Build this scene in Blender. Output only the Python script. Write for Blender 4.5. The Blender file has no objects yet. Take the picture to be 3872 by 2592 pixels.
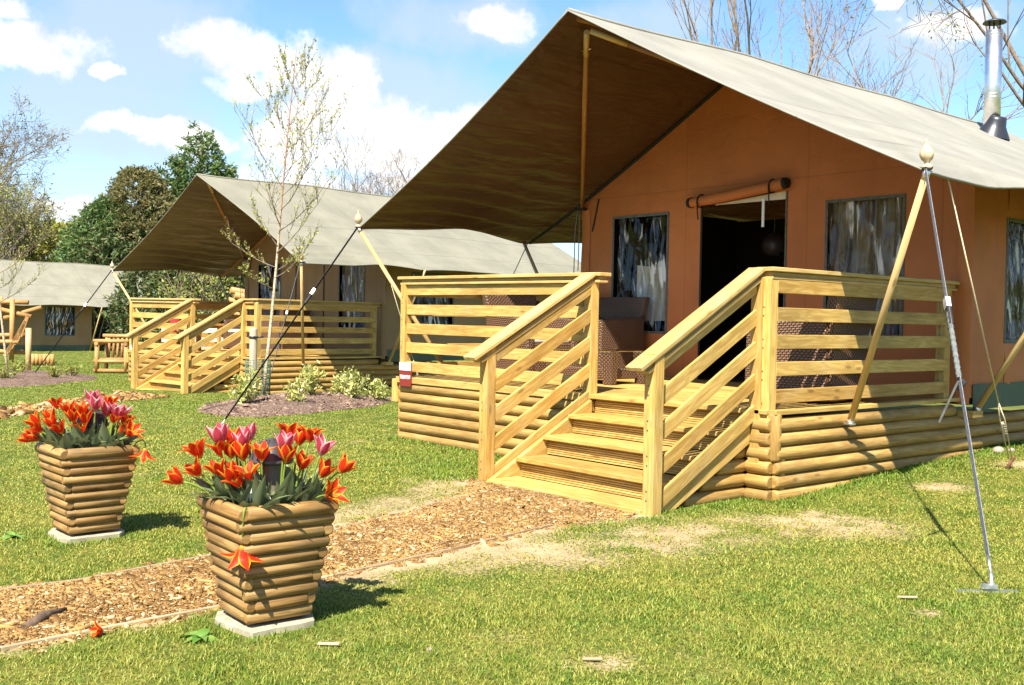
import bpy, math, random
import numpy as np
from mathutils import Matrix, Vector
sc = bpy.context.scene
COL = sc.collection
PI = math.pi

# ------------------------------------------------------------------ camera
F_PX, YAW, PITCH, ROLL = 3966.24, 0.864088, 0.021316, 0.01842
CAM = Vector((4.385753, -6.138897, 0.596059))
cy, sy, cp, sp = math.cos(YAW), math.sin(YAW), math.cos(PITCH), math.sin(PITCH)
fwd = Vector((-sy*cp, cy*cp, -sp)); rgt = Vector((cy, sy, 0)); upv = rgt.cross(fwd)
cr, sr = math.cos(ROLL), math.sin(ROLL)
r2 = cr*rgt + sr*upv; u2 = -sr*rgt + cr*upv
cam = bpy.data.cameras.new('camera'); camo = bpy.data.objects.new('camera', cam); COL.objects.link(camo)
m = Matrix((r2, u2, -fwd)).transposed().to_4x4(); m.translation = CAM
camo.matrix_world = m
cam.sensor_width = 36; cam.lens = 36*F_PX/3872; cam.clip_start = .05; cam.clip_end = 3000
sc.camera = camo

# ------------------------------------------------------------------ light
SUN_D = Vector((-.42, .68, -1.0)).normalized()          # direction the light travels
elev = math.asin(-SUN_D.z); azim = math.atan2(-SUN_D.x, -SUN_D.y)
sl = bpy.data.lights.new('sun', 'SUN'); so = bpy.data.objects.new('sun', sl); COL.objects.link(so)
sl.energy = 4.95; sl.angle = math.radians(.53); sl.color = (1, .95, .86)
so.rotation_euler = SUN_D.to_track_quat('-Z', 'Y').to_euler(); so.location = (10, -15, 30)
vs = sc.view_settings; vs.view_transform = 'Standard'; vs.look = 'None'; vs.gamma = 1; vs.exposure = 1.5
SKY = .077
CLOUD = .50

# clouds: azimuth, elevation, half width, half height (radians) of each bank
CL = [(-1.1516,.2433,.0494,.02),(-1.1051,.2339,.0643,.0258),(-1.0614,.2177,.0598,.0258),(-1.0211,.2102,.0264,.0175),(-1.1008,.2056,.0554,.0117),(-1.0646,.1589,.0549,.0292),(-.9593,.1793,.0805,.0217),(-.9794,.1546,.097,.025),(-.9141,.1918,.0255,.0125),(-1.0449,.1875,.0424,.0208),(-.8866,.2706,.0433,.0167),(-1.31,.223,.0727,.0208),(-1.3136,.2524,.0301,.0117),(-1.2276,.2092,.0128,.0083),(-1.2014,.162,.0422,.0108),(-1.1657,.1511,.0506,.0125),(-1.257,.0955,.0419,.01),(-1.2497,.0807,.046,.0108),(-.4694,.2548,.0409,.0175),(-.5167,.2808,.0174,.0067),(-1.06,.1193,.084,.0208),(-.9378,.1276,.0672,.0167)]
HZ = [(-1.0,.2,.16,.05),(-1.22,.225,.15,.09),(-1.28,.2,.1,.05),(-1.2,.16,.09,.04),(-.92,.27,.1,.035),(-.75,.28,.09,.03),(-.5,.25,.09,.04)]   # thin veils

class NT:
    """small helper round a node tree"""
    def __init__(s, tree): s.t = tree; s.n = tree.nodes; s.l = tree.links
    def new(s, typ, **kw):
        n = s.n.new(typ)
        for k, v in kw.items(): setattr(n, k, v)
        return n
    def set(s, sock, v):
        if v is None: return
        if isinstance(v, bpy.types.NodeSocket): s.l.new(v, sock)
        else:
            if sock.type == 'RGBA' and len(v) == 3: v = (*v, 1)
            sock.default_value = v
    def math(s, op, a, b=None, c=None, clamp=False):
        n = s.new('ShaderNodeMath', operation=op, use_clamp=clamp)
        s.set(n.inputs[0], a); s.set(n.inputs[1], b); s.set(n.inputs[2], c); return n.outputs[0]
    def vmath(s, op, a, b=None):
        n = s.new('ShaderNodeVectorMath', operation=op); s.set(n.inputs[0], a); s.set(n.inputs[1], b); return n.outputs[0]
    def mix(s, f, a, b, blend='MIX'):
        n = s.new('ShaderNodeMix', data_type='RGBA', blend_type=blend)
        s.set(n.inputs[0], f); s.set(n.inputs[6], a); s.set(n.inputs[7], b); return n.outputs[2]
    def noise(s, vec, scale, detail=4, rough=.55, dist=0, out=0):
        n = s.new('ShaderNodeTexNoise'); s.set(n.inputs['Vector'], vec)
        n.inputs['Scale'].default_value = scale; n.inputs['Detail'].default_value = detail
        n.inputs['Roughness'].default_value = rough; n.inputs['Distortion'].default_value = dist
        return n.outputs[out]
    def smooth(s, x, lo, hi, a=0., b=1.):
        n = s.new('ShaderNodeMapRange', interpolation_type='SMOOTHSTEP')
        s.set(n.inputs[0], x); n.inputs[1].default_value = lo; n.inputs[2].default_value = hi
        n.inputs[3].default_value = a; n.inputs[4].default_value = b; return n.outputs[0]
    def comb(s, x, y, z=0.):
        n = s.new('ShaderNodeCombineXYZ'); s.set(n.inputs[0], x); s.set(n.inputs[1], y); s.set(n.inputs[2], z); return n.outputs[0]
    def sep(s, v):
        n = s.new('ShaderNodeSeparateXYZ'); s.set(n.inputs[0], v); return n.outputs

world = bpy.data.worlds.new('World'); sc.world = world; world.use_nodes = True
def build_world():
    T = NT(world.node_tree); T.n.clear()
    out = T.new('ShaderNodeOutputWorld')
    sky = T.new('ShaderNodeTexSky', sky_type='NISHITA'); sky.sun_disc = False
    sky.sun_elevation = elev; sky.sun_rotation = azim; sky.air_density = 1.0; sky.dust_density = .6; sky.ozone_density = 1.5
    d = T.new('ShaderNodeTexCoord').outputs['Generated']
    x, y, z = T.sep(d)
    w0 = T.noise(d, 13, 6, .6, out=1); w1, w2, w3 = T.sep(w0)
    az = T.math('ADD', T.math('ARCTAN2', x, y), T.math('MULTIPLY', T.math('SUBTRACT', w1, .5), .11)); el0 = T.math('ARCSINE', z); el = T.math('ADD', el0, T.math('MULTIPLY', T.math('SUBTRACT', w2, .5), .055))
    nz = T.noise(d, 30, 9, .6); nb = T.noise(d, 11, 4, .55)
    def field(lst):
        f = None
        for a, e, ra, re in lst:
            p = T.math('POWER', T.math('ABSOLUTE', T.math('MULTIPLY', T.math('SUBTRACT', az, a), 1/ra)), 2.)
            q = T.math('POWER', T.math('ABSOLUTE', T.math('MULTIPLY', T.math('SUBTRACT', el, e), 1/re)), 2.)
            v = T.math('SUBTRACT', 1.0, T.math('ADD', p, q))
            f = v if f is None else T.math('MAXIMUM', f, v)
        return f
    f = T.math('ADD', field(CL), T.math('ADD', T.math('MULTIPLY', T.math('SUBTRACT', nz, .5), 2.8), T.math('MULTIPLY', T.math('SUBTRACT', nb, .5), 1.0)))
    alpha = T.smooth(f, -.35, .95)
    g = T.math('ADD', field(HZ), T.math('ADD', T.math('MULTIPLY', T.math('SUBTRACT', nb, .5), 2.2), T.math('MULTIPLY', T.math('SUBTRACT', nz, .5), .8)))
    veil = T.math('MULTIPLY', T.smooth(g, -.3, 1.0), .72)
    low = T.math('MULTIPLY', T.smooth(el0, .24, .0), .8)               # pale air near the horizon
    base = T.mix(1.0, sky.outputs[0], (.80*SKY, 1.0*SKY, 1.16*SKY), 'MULTIPLY')
    base = T.mix(low, base, (.315, .385, .445))
    base = T.mix(veil, base, (.25, .295, .325))
    # cumulus: bright tops, faintly warm grey undersides
    shade = T.smooth(T.noise(d, 16, 5, .6), .36, .62)
    cc = T.mix(shade, (.78*CLOUD, .76*CLOUD, .75*CLOUD), (1.05*CLOUD, 1.03*CLOUD, 1.0*CLOUD))
    col = T.mix(alpha, base, cc)
    bg = T.new('ShaderNodeBackground'); T.set(bg.inputs[0], col); bg.inputs[1].default_value = 1.0
    T.l.new(bg.outputs[0], out.inputs[0])
build_world()
world.cycles.sampling_method = 'MANUAL'; world.cycles.sample_map_resolution = 512
sc.cycles.max_bounces = 8; sc.cycles.diffuse_bounces = 4; sc.cycles.transparent_max_bounces = 12
sc.cycles.sample_clamp_indirect = 6

# ------------------------------------------------------------------ materials
def mat(name, fn, disp=None):
    m = bpy.data.materials.new(name); m.use_nodes = True
    T = NT(m.node_tree); T.n.clear(); o = T.new('ShaderNodeOutputMaterial')
    T.l.new(fn(T), o.inputs[0]); return m
def principled(T, col, rough=.6, spec=.4, metal=0., bump=None, bstr=.3, bdist=.01, **kw):
    p = T.new('ShaderNodeBsdfPrincipled'); T.set(p.inputs['Base Color'], col); T.set(p.inputs['Roughness'], rough)
    p.inputs['Specular IOR Level'].default_value = spec; p.inputs['Metallic'].default_value = metal
    if bump is not None:
        b = T.new('ShaderNodeBump'); T.set(b.inputs['Height'], bump); b.inputs['Strength'].default_value = bstr; b.inputs['Distance'].default_value = bdist
        T.l.new(b.outputs[0], p.inputs['Normal'])
    for k, v in kw.items(): T.set(p.inputs[k], v)
    return p.outputs[0]
def uvrand(T, k=37.):
    uv = T.new('ShaderNodeTexCoord').outputs['UV']
    r = T.math('ADD', T.new('ShaderNodeNewGeometry').outputs['Random Per Island'], T.new('ShaderNodeObjectInfo').outputs['Random'])
    return T.vmath('ADD', uv, T.comb(T.math('MULTIPLY', r, k), T.math('MULTIPLY', r, k*.7), 0.)), r
def wood(c1, c2, dark=(.2, .11, .03), rough=.62, var=.22, wear=None):
    def fn(T):
        v, r = uvrand(T)
        w = T.vmath('MULTIPLY', v, (1.1, 11, 1)); n1 = T.noise(w, 3.0, 6, .62)
        w2 = T.vmath('MULTIPLY', v, (.9, 6.5, 1)); warp = T.noise(w2, 1.6, 2, .5)
        ring = T.math('SINE', T.math('MULTIPLY', warp, 46)); ring = T.smooth(ring, -.2, .9)
        c = T.mix(T.smooth(n1, .3, .72), c1, c2)
        c = T.mix(T.math('MULTIPLY', ring, .55), c, c2)
        crk = T.smooth(T.noise(T.vmath('MULTIPLY', v, (.8, 34, 1)), 1.6, 3, .5), .63, .70); c = T.mix(T.math('MULTIPLY', crk, .55), c, dark)
        vo = T.new('ShaderNodeTexVoronoi'); T.set(vo.inputs['Vector'], T.vmath('MULTIPLY', v, (1.9, 6., 1))); vo.inputs['Scale'].default_value = 1.4
        c = T.mix(T.math('MULTIPLY', T.smooth(vo.outputs['Distance'], .16, .05), .75), c, dark)
        tone = T.smooth(T.noise(T.vmath('MULTIPLY', v, (.8, 1.5, 1)), 1.3, 2), .3, .7, 1-var, 1+var*.4)
        fr = T.math('FRACT', T.math('MULTIPLY', r, 7.31)); tone = T.math('MULTIPLY', tone, T.smooth(fr, 0, 1, 1-var*.6, 1.04))
        hsv = T.new('ShaderNodeHueSaturation'); T.set(hsv.inputs['Color'], c); T.set(hsv.inputs['Value'], tone)
        c = hsv.outputs[0]
        f2 = T.math('FRACT', T.math('MULTIPLY', r, 13.7)); c = T.mix(T.smooth(f2, .35, 1.0, 0., .6), c, T.mix(1., c, (.86, .74, .60), 'MULTIPLY'))
        if wear:
            P = T.new('ShaderNodeNewGeometry').outputs['Position']
            k = T.smooth(T.noise(P, 5., 4, .6), .5, .72); c = T.mix(T.math('MULTIPLY', k, wear[0]), c, wear[1])
        return principled(T, c, rough, .3, bump=T.math('ADD', n1, T.math('MULTIPLY', ring, .25)), bstr=.35, bdist=.003)
    return fn
M = {}
M['board'] = mat('pine_board', wood((.62, .415, .12), (.41, .235, .052), var=.24, wear=(.22, (.44, .34, .18))))
M['cap'] = mat('pine_cap', wood((.62, .44, .17), (.45, .28, .08), var=.18, wear=(.2, (.45, .37, .24))))
M['log'] = mat('round_pine_log', wood((.47, .29, .082), (.30, .165, .04), (.15, .07, .02), var=.3, wear=(.3, (.38, .29, .13))))
M['planter_log'] = mat('planter_log', wood((.44, .265, .085), (.21, .11, .03), (.08, .04, .015), var=.35, wear=(.25, (.33, .23, .11))))
M['pole'] = mat('varnished_pole', wood((.62, .45, .21), (.50, .33, .13), var=.12, rough=.4))
M['strut'] = mat('brown_strut', wood((.46, .21, .06), (.34, .14, .035), var=.15, rough=.4))
M['finial'] = mat('weathered_finial', wood((.58, .46, .30), (.44, .33, .20), var=.12))
M['greywood'] = mat('greyed_stake', wood((.50, .43, .33), (.40, .33, .24), var=.15))
M['rustic'] = mat('rustic_log', wood((.56, .33, .12), (.40, .20, .06), (.15, .07, .02), var=.3))
M['logend'] = mat('log_end_grain', lambda T: principled(T, T.mix(T.noise(T.new('ShaderNodeTexCoord').outputs['Object'], 40), (.50, .37, .17), (.38, .25, .1)), .8))
M['edging'] = mat('edging_board', wood((.50, .38, .23), (.36, .25, .14), var=.3))

def canvas(c, trans, amt, seam=True, tone=.14, rough=.62):
    def fn(T):
        tc = T.new('ShaderNodeTexCoord'); uv = tc.outputs['UV']; ob = tc.outputs['Object']
        n = T.noise(ob, 1.4, 5, .6); fine = T.noise(ob, 260, 2, .5)
        col = T.mix(T.smooth(n, .32, .7), tuple(x*(1-tone) for x in c), tuple(min(1, x*(1+tone*.5)) for x in c))
        if seam:
            u, v, _ = T.sep(uv)
            def line(x, p, w): return T.smooth(T.math('ABSOLUTE', T.math('SUBTRACT', x, p)), w, w*.45)
            k = T.math('MAXIMUM', line(v, .52, .006), T.math('MAXIMUM', line(v, .80, .005), T.math('MAXIMUM', line(u, 2.55, .013), line(u, 5.2, .013))))
            col = T.mix(T.math('MULTIPLY', k, .45), col, tuple(x*.45 for x in c))
        if not seam and amt > .03:
            x, y, z = T.sep(ob)
            def ln(p, q, w): return T.smooth(T.math('ABSOLUTE', T.math('SUBTRACT', p, q)), w, w*.4)
            k = T.math('MAXIMUM', T.math('MAXIMUM', ln(x, -3.05, .009), ln(x, -1.53, .009)), T.math('MAXIMUM', ln(z, 2.04, .008), ln(x, -.16, .009)))
            col = T.mix(T.math('MULTIPLY', k, .35), col, tuple(q*.4 for q in c))
            st = T.smooth(T.noise(T.vmath('MULTIPLY', ob, (2.2, 2.2, .5)), 2., 4, .65), .5, .8); col = T.mix(T.math('MULTIPLY', st, .28), col, tuple(q*.55 for q in c))
        wr = T.noise(T.vmath('MULTIPLY', ob, (1., 1., 1.6)), 2.6, 4, .6, .8)
        if rough < .5: wr = T.math('ADD', wr, T.math('MULTIPLY', T.smooth(T.noise(T.vmath('MULTIPLY', ob, (2.2, .45, 2.2)), 2.4, 2, .5, .4), .35, .65), .9))
        b = T.new('ShaderNodeBump'); T.set(b.inputs['Height'], T.math('ADD', wr, T.math('MULTIPLY', fine, .03))); b.inputs['Strength'].default_value = .5; b.inputs['Distance'].default_value = .03 if rough > .5 else .06
        p = T.new('ShaderNodeBsdfPrincipled'); T.set(p.inputs['Base Color'], col); p.inputs['Roughness'].default_value = rough; p.inputs['Specular IOR Level'].default_value = .3
        T.l.new(b.outputs[0], p.inputs['Normal'])
        if amt <= 0: return p.outputs[0]
        tr = T.new('ShaderNodeBsdfTranslucent'); T.set(tr.inputs[0], trans)
        mx = T.new('ShaderNodeMixShader'); mx.inputs[0].default_value = amt
        T.l.new(p.outputs[0], mx.inputs[1]); T.l.new(tr.outputs[0], mx.inputs[2]); return mx.outputs[0]
    return fn
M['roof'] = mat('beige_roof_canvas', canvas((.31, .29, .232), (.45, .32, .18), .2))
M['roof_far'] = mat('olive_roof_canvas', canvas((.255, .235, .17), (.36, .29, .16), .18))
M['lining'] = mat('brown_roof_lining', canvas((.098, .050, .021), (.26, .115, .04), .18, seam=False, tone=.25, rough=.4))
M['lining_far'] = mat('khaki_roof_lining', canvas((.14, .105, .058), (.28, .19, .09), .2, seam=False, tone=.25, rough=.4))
M['orange'] = mat('rust_orange_canvas', canvas((.56, .185, .055), (.5, .2, .08), .14, seam=False, tone=.12))
M['tan'] = mat('tan_canvas', canvas((.31, .19, .085), (.3, .2, .09), .05, seam=False, tone=.12))
M['skirt'] = mat('green_ground_skirt', canvas((.075, .10, .06), (.1, .1, .1), 0, seam=False))
def simple(name, col, rough=.5, spec=.4, metal=0., nz=None, amp=.25):
    def fn(T):
        c = col
        if nz:
            n = T.noise(T.new('ShaderNodeTexCoord').outputs['Object'], nz, 4, .6)
            c = T.mix(T.smooth(n, .3, .7), tuple(x*(1-amp) for x in col), tuple(min(1, x*(1+amp)) for x in col))
        return principled(T, c, rough, spec, metal)
    M[name] = mat(name, fn)
simple('black_web', (.018, .019, .022), .75, .2, nz=60)
simple('grey_web', (.155, .155, .165), .85, .1, nz=60)
simple('black_trim', (.022, .022, .02), .7, .25)
simple('grey_trim', (.12, .125, .11), .8, .2, nz=30)
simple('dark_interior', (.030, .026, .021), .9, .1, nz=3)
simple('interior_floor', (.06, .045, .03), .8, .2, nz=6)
simple('rope_beige', (.62, .52, .34), .9, .1, nz=90)
simple('rope_grey', (.22, .21, .16), .9, .1)
simple('rope_orange', (.55, .30, .12), .9, .1)
simple('steel', (.78, .77, .76), .36, .5, 1., nz=14, amp=.12)
simple('galvanised', (.74, .74, .73), .45, .5, 1., nz=40)
simple('rubber', (.022, .022, .025), .35, .5)
simple('cowl_black', (.03, .03, .03), .4, .5)
simple('white_plastic', (.8, .8, .78), .4, .4)
simple('lamp_dark', (.045, .036, .034), .38, .5, nz=8)
simple('lamp_body', (.16, .125, .085), .5, .4)
simple('screw', (.16, .14, .11), .5, .4, .6)
simple('soil', (.045, .030, .02), .95, .1, nz=40, amp=.5)
simple('concrete', (.33, .285, .19), .9, .2, nz=22, amp=.2)
simple('cream_cushion', (.66, .58, .46), .85, .1, nz=12, amp=.08)
simple('reflection_curtain', (.36, .27, .18), .9, .1, nz=5, amp=.2)
simple('sign_red', (.20, .022, .014), .4, .4)
simple('sign_white', (.82, .80, .77), .4, .4)
simple('green_mesh', (.04, .13, .075), .5, .4)
simple('stone', (.27, .21, .16), .9, .2, nz=8, amp=.25)
simple('rusty', (.12, .055, .03), .85, .2, nz=30, amp=.4)
simple('reed', (.42, .37, .31), .9, .1, nz=30, amp=.4)
simple('red_cloth', (.55, .02, .02), .8, .2)
simple('dark_bark', (.11, .075, .05), .95, .1, nz=20, amp=.35)
simple('pale_bark', (.25, .185, .13), .9, .1, nz=10, amp=.35)
simple('twig_bark', (.17, .125, .09), .9, .1, nz=10, amp=.3)
def birch(T):
    o = T.new('ShaderNodeTexCoord').outputs['Object']
    n = T.noise(T.vmath('MULTIPLY', o, (9, 9, 22)), 2.2, 4, .6)
    x, y, z = T.sep(o)
    c = T.mix(T.smooth(n, .5, .66), (.48, .36, .23), (.16, .10, .06))
    c = T.mix(T.smooth(z, 1.1, 2.6), c, (.30, .16, .105))
    return principled(T, c, .7, .3, bump=n, bstr=.3, bdist=.004)
M['birch'] = mat('birch_bark', birch)
def leaf(name, c1, c2, trans=.35, c3=None, rough=.5):
    def fn(T):
        r = T.new('ShaderNodeNewGeometry').outputs['Random Per Island']
        c = T.mix(r, c1, c2)
        if c3: c = T.mix(T.smooth(T.math('FRACT', T.math('MULTIPLY', r, 5.7)), .72, .85), c, c3)
        p = T.new('ShaderNodeBsdfPrincipled'); T.set(p.inputs['Base Color'], c); p.inputs['Roughness'].default_value = rough; p.inputs['Specular IOR Level'].default_value = .3
        tr = T.new('ShaderNodeBsdfTranslucent'); T.set(tr.inputs[0], c)
        mx = T.new('ShaderNodeMixShader'); mx.inputs[0].default_value = trans
        T.l.new(p.outputs[0], mx.inputs[1]); T.l.new(tr.outputs[0], mx.inputs[2]); return mx.outputs[0]
    M[name] = mat(name, fn)
leaf('conifer_leaf', (.045, .10, .03), (.14, .20, .05), .3, (.17, .16, .05))
leaf('cypress_leaf', (.05, .12, .035), (.16, .23, .06), .3, (.19, .19, .06))
leaf('olive_leaf', (.11, .115, .04), (.24, .21, .08), .35, (.24, .18, .06))
leaf('willow_leaf', (.30, .32, .035), (.42, .40, .06), .4)
leaf('hedge_leaf', (.05, .085, .028), (.11, .14, .04), .25, (.16, .12, .05))
leaf('spring_leaf', (.22, .26, .04), (.34, .33, .07), .4)
leaf('bud_leaf', (.34, .37, .05), (.50, .47, .11), .45)
leaf('shrub_leaf', (.14, .20, .03), (.60, .56, .16), .3, (.70, .66, .28), rough=.3)
leaf('weed_leaf', (.10, .22, .03), (.20, .32, .06), .35)
leaf('grass_stalk', (.16, .26, .03), (.30, .36, .06), .35)
def tulip(c_in, c_edge, c_base):
    def fn(T):
        u, v, _ = T.sep(T.new('ShaderNodeTexCoord').outputs['UV'])
        n = T.noise(T.vmath('MULTIPLY', T.new('ShaderNodeTexCoord').outputs['UV'], (14, 2, 1)), 2.5, 3, .6)
        a = T.math('ADD', T.math('ABSOLUTE', u), T.math('MULTIPLY', T.math('SUBTRACT', n, .5), .5))
        c = T.mix(T.smooth(a, .48, .9), c_in, c_edge)
        c = T.mix(T.smooth(v, .22, .02), c, c_base)
        p = T.new('ShaderNodeBsdfPrincipled'); T.set(p.inputs['Base Color'], c); p.inputs['Roughness'].default_value = .5; p.inputs['Specular IOR Level'].default_value = .25
        tr = T.new('ShaderNodeBsdfTranslucent'); T.set(tr.inputs[0], c)
        mx = T.new('ShaderNodeMixShader'); mx.inputs[0].default_value = .45
        T.l.new(p.outputs[0], mx.inputs[1]); T.l.new(tr.outputs[0], mx.inputs[2]); return mx.outputs[0]
    return fn
M['tulip_orange'] = mat('orange_tulip_petal', tulip((.64, .035, .008), (.82, .38, .02), (.7, .40, .04)))
M['tulip_pink'] = mat('pink_tulip_petal', tulip((.58, .06, .085), (.72, .50, .49), (.62, .46, .3)))
def tleaf(T):
    u, v, _ = T.sep(T.new('ShaderNodeTexCoord').outputs['UV'])
    st = T.smooth(T.math('SINE', T.math('MULTIPLY', u, 26)), .2, .9)
    r = T.new('ShaderNodeNewGeometry').outputs['Random Per Island']
    c = T.mix(r, (.085, .125, .05), (.20, .24, .11)); c = T.mix(T.math('MULTIPLY', st, T.math('MULTIPLY', r, .6)), c, (.16, .085, .06))
    p = T.new('ShaderNodeBsdfPrincipled'); T.set(p.inputs['Base Color'], c); p.inputs['Roughness'].default_value = .38; p.inputs['Specular IOR Level'].default_value = .4
    tr = T.new('ShaderNodeBsdfTranslucent'); T.set(tr.inputs[0], c)
    mx = T.new('ShaderNodeMixShader'); mx.inputs[0].default_value = .25
    T.l.new(p.outputs[0], mx.inputs[1]); T.l.new(tr.outputs[0], mx.inputs[2]); return mx.outputs[0]
M['tulip_leaf'] = mat('striped_tulip_leaf', tleaf)
def wicker(T):
    u, v, _ = T.sep(T.new('ShaderNodeTexCoord').outputs['UV'])
    s = 28.
    a = T.math('MULTIPLY', u, s); b = T.math('MULTIPLY', v, s*1.9)
    row = T.math('MODULO', T.math('FLOOR', b), 2.)
    h = T.math('ABSOLUTE', T.math('SINE', T.math('MULTIPLY', T.math('ADD', a, T.math('MULTIPLY', row, .5)), PI)))
    hv = T.math('ABSOLUTE', T.math('SINE', T.math('MULTIPLY', b, PI)))
    hh = T.math('MULTIPLY', T.math('POWER', h, .6), T.math('POWER', hv, .5))
    c = T.mix(T.smooth(hh, .3, .9), (.032, .017, .012), (.185, .092, .044))
    return principled(T, c, .3, .6, bump=hh, bstr=1., bdist=.008)
M['wicker'] = mat('brown_wicker', wicker)
def glass(T):
    g = T.new('ShaderNodeBsdfGlossy'); g.inputs['Roughness'].default_value = .02; g.inputs[0].default_value = (.9, 1, .97, 1)
    t = T.new('ShaderNodeBsdfTransparent'); t.inputs[0].default_value = (.86, .95, .92, 1)
    f = T.new('ShaderNodeFresnel'); f.inputs[0].default_value = 1.5
    mx = T.new('ShaderNodeMixShader'); T.set(mx.inputs[0], f.outputs[0]); T.l.new(t.outputs[0], mx.inputs[1]); T.l.new(g.outputs[0], mx.inputs[2]); return mx.outputs[0]
M['glass'] = mat('table_glass', glass)
def pvc(T):
    ob = T.new('ShaderNodeTexCoord').outputs['Object']; x, y, z = T.sep(ob)
    ri = T.math('MULTIPLY', T.new('ShaderNodeObjectInfo').outputs['Random'], 40.); q = T.comb(T.math('ADD', T.math('ADD', x, y), T.math('MULTIPLY', z, .12)), T.math('MULTIPLY', z, .16), ri)
    n = T.noise(T.vmath('MULTIPLY', ob, (5, 5, 1.6)), 2.2, 3, .5, 1.0)
    b = T.new('ShaderNodeBump'); T.set(b.inputs['Height'], n); b.inputs['Strength'].default_value = .7; b.inputs['Distance'].default_value = .04
    g = T.new('ShaderNodeBsdfGlossy'); g.inputs['Roughness'].default_value = .12; T.l.new(b.outputs[0], g.inputs['Normal'])
    t = T.new('ShaderNodeBsdfTransparent'); t.inputs[0].default_value = (.86, .85, .80, 1)
    mx = T.new('ShaderNodeMixShader'); fr = T.new('ShaderNodeFresnel'); fr.inputs[0].default_value = 1.5; T.l.new(b.outputs[0], fr.inputs['Normal'])
    T.set(mx.inputs[0], T.math('MULTIPLY', fr.outputs[0], 1.0, clamp=True)); T.l.new(t.outputs[0], mx.inputs[1]); T.l.new(g.outputs[0], mx.inputs[2])
    # whitish streaks painted in for crinkle highlights and haze on the plastic
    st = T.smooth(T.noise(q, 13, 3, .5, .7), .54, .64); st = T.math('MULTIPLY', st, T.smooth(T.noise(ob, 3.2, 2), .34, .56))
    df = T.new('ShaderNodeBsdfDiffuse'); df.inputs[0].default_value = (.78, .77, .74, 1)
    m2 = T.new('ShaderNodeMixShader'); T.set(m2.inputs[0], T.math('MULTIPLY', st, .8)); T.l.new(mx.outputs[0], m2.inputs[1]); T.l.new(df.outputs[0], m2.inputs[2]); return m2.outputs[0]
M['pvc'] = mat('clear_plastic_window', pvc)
def bark_chip(T):
    r = T.new('ShaderNodeNewGeometry').outputs['Random Per Island']
    P = T.new('ShaderNodeNewGeometry').outputs['Position']; pk = T.smooth(T.noise(P, 2.6, 4, .6), .4, .62)
    c = T.mix(T.math('MULTIPLY', r, T.math('ADD', .6, T.math('MULTIPLY', pk, .45))), (.10, .048, .012), (.46, .265, .085)); c = T.mix(T.smooth(T.math('FRACT', T.math('MULTIPLY', r, 9.7)), .82, .95), c, (.52, .37, .2))
    return principled(T, c, .8, .2)
M['chip'] = mat('bark_chip', bark_chip)
def mulch_chip(T):
    r = T.new('ShaderNodeNewGeometry').outputs['Random Per Island']
    return principled(T, T.mix(r, (.085, .048, .032), (.30, .20, .14)), .85, .2)
M['mulch_chip'] = mat('mulch_chip', mulch_chip)
def litter(c1, c2, c3, s):
    def fn(T):
        P = T.new('ShaderNodeTexCoord').outputs['Object']
        vo = T.new('ShaderNodeTexVoronoi'); vo.inputs['Scale'].default_value = s; T.set(vo.inputs['Vector'], T.vmath('ADD', P, T.vmath('MULTIPLY', T.noise(P, 9, 3, out=1), (.12, .12, 0))))
        x, y, z = T.sep(vo.outputs['Color'])
        c = T.mix(x, c1, c2); c = T.mix(T.smooth(y, .82, .95), c, c3)
        c = T.mix(T.smooth(T.noise(P, 2.2, 4, .6), .35, .7), c, T.mix(.45, c, c1))
        return principled(T, c, .9, .15, bump=vo.outputs['Distance'], bstr=.9, bdist=.015)
    return fn
M['path'] = mat('bark_path', litter((.10, .05, .018), (.36, .215, .085), (.5, .36, .19), 70))
M['mulch'] = mat('mulch_bed', litter((.07, .042, .03), (.24, .155, .11), (.36, .27, .2), 60))
# lawn: thatch and worn soil under the blades, worn places kept in the attribute 'bare'
def lawn(T):
    P = T.new('ShaderNodeTexCoord').outputs['Object']
    bare = T.new('ShaderNodeAttribute', attribute_name='bare').outputs['Fac']
    n = T.noise(P, 3.2, 6, .65); f = T.noise(P, 48, 4, .65); d = T.noise(P, 160, 3, .6)
    g = T.mix(T.smooth(n, .35, .66), (.085, .12, .016), (.20, .18, .04))
    g = T.mix(T.smooth(f, .38, .66), T.mix(1., g, (.5, .55, .5), 'MULTIPLY'), g)
    s = T.mix(T.smooth(n, .3, .7), (.30, .205, .105), (.41, .30, .17)); s = T.mix(T.smooth(f, .58, .74), s, (.30, .19, .10))
    s = T.mix(T.smooth(d, .64, .74), s, (.55, .45, .31))
    k = T.smooth(T.math('ADD', bare, T.math('MULTIPLY', T.math('SUBTRACT', f, .5), 1.5)), .22, .62)
    return principled(T, T.mix(k, g, s), .92, .1, bump=T.math('ADD', f, T.math('MULTIPLY', d, .4)), bstr=.6, bdist=.012)
M['lawn'] = mat('lawn_ground', lawn)
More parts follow.
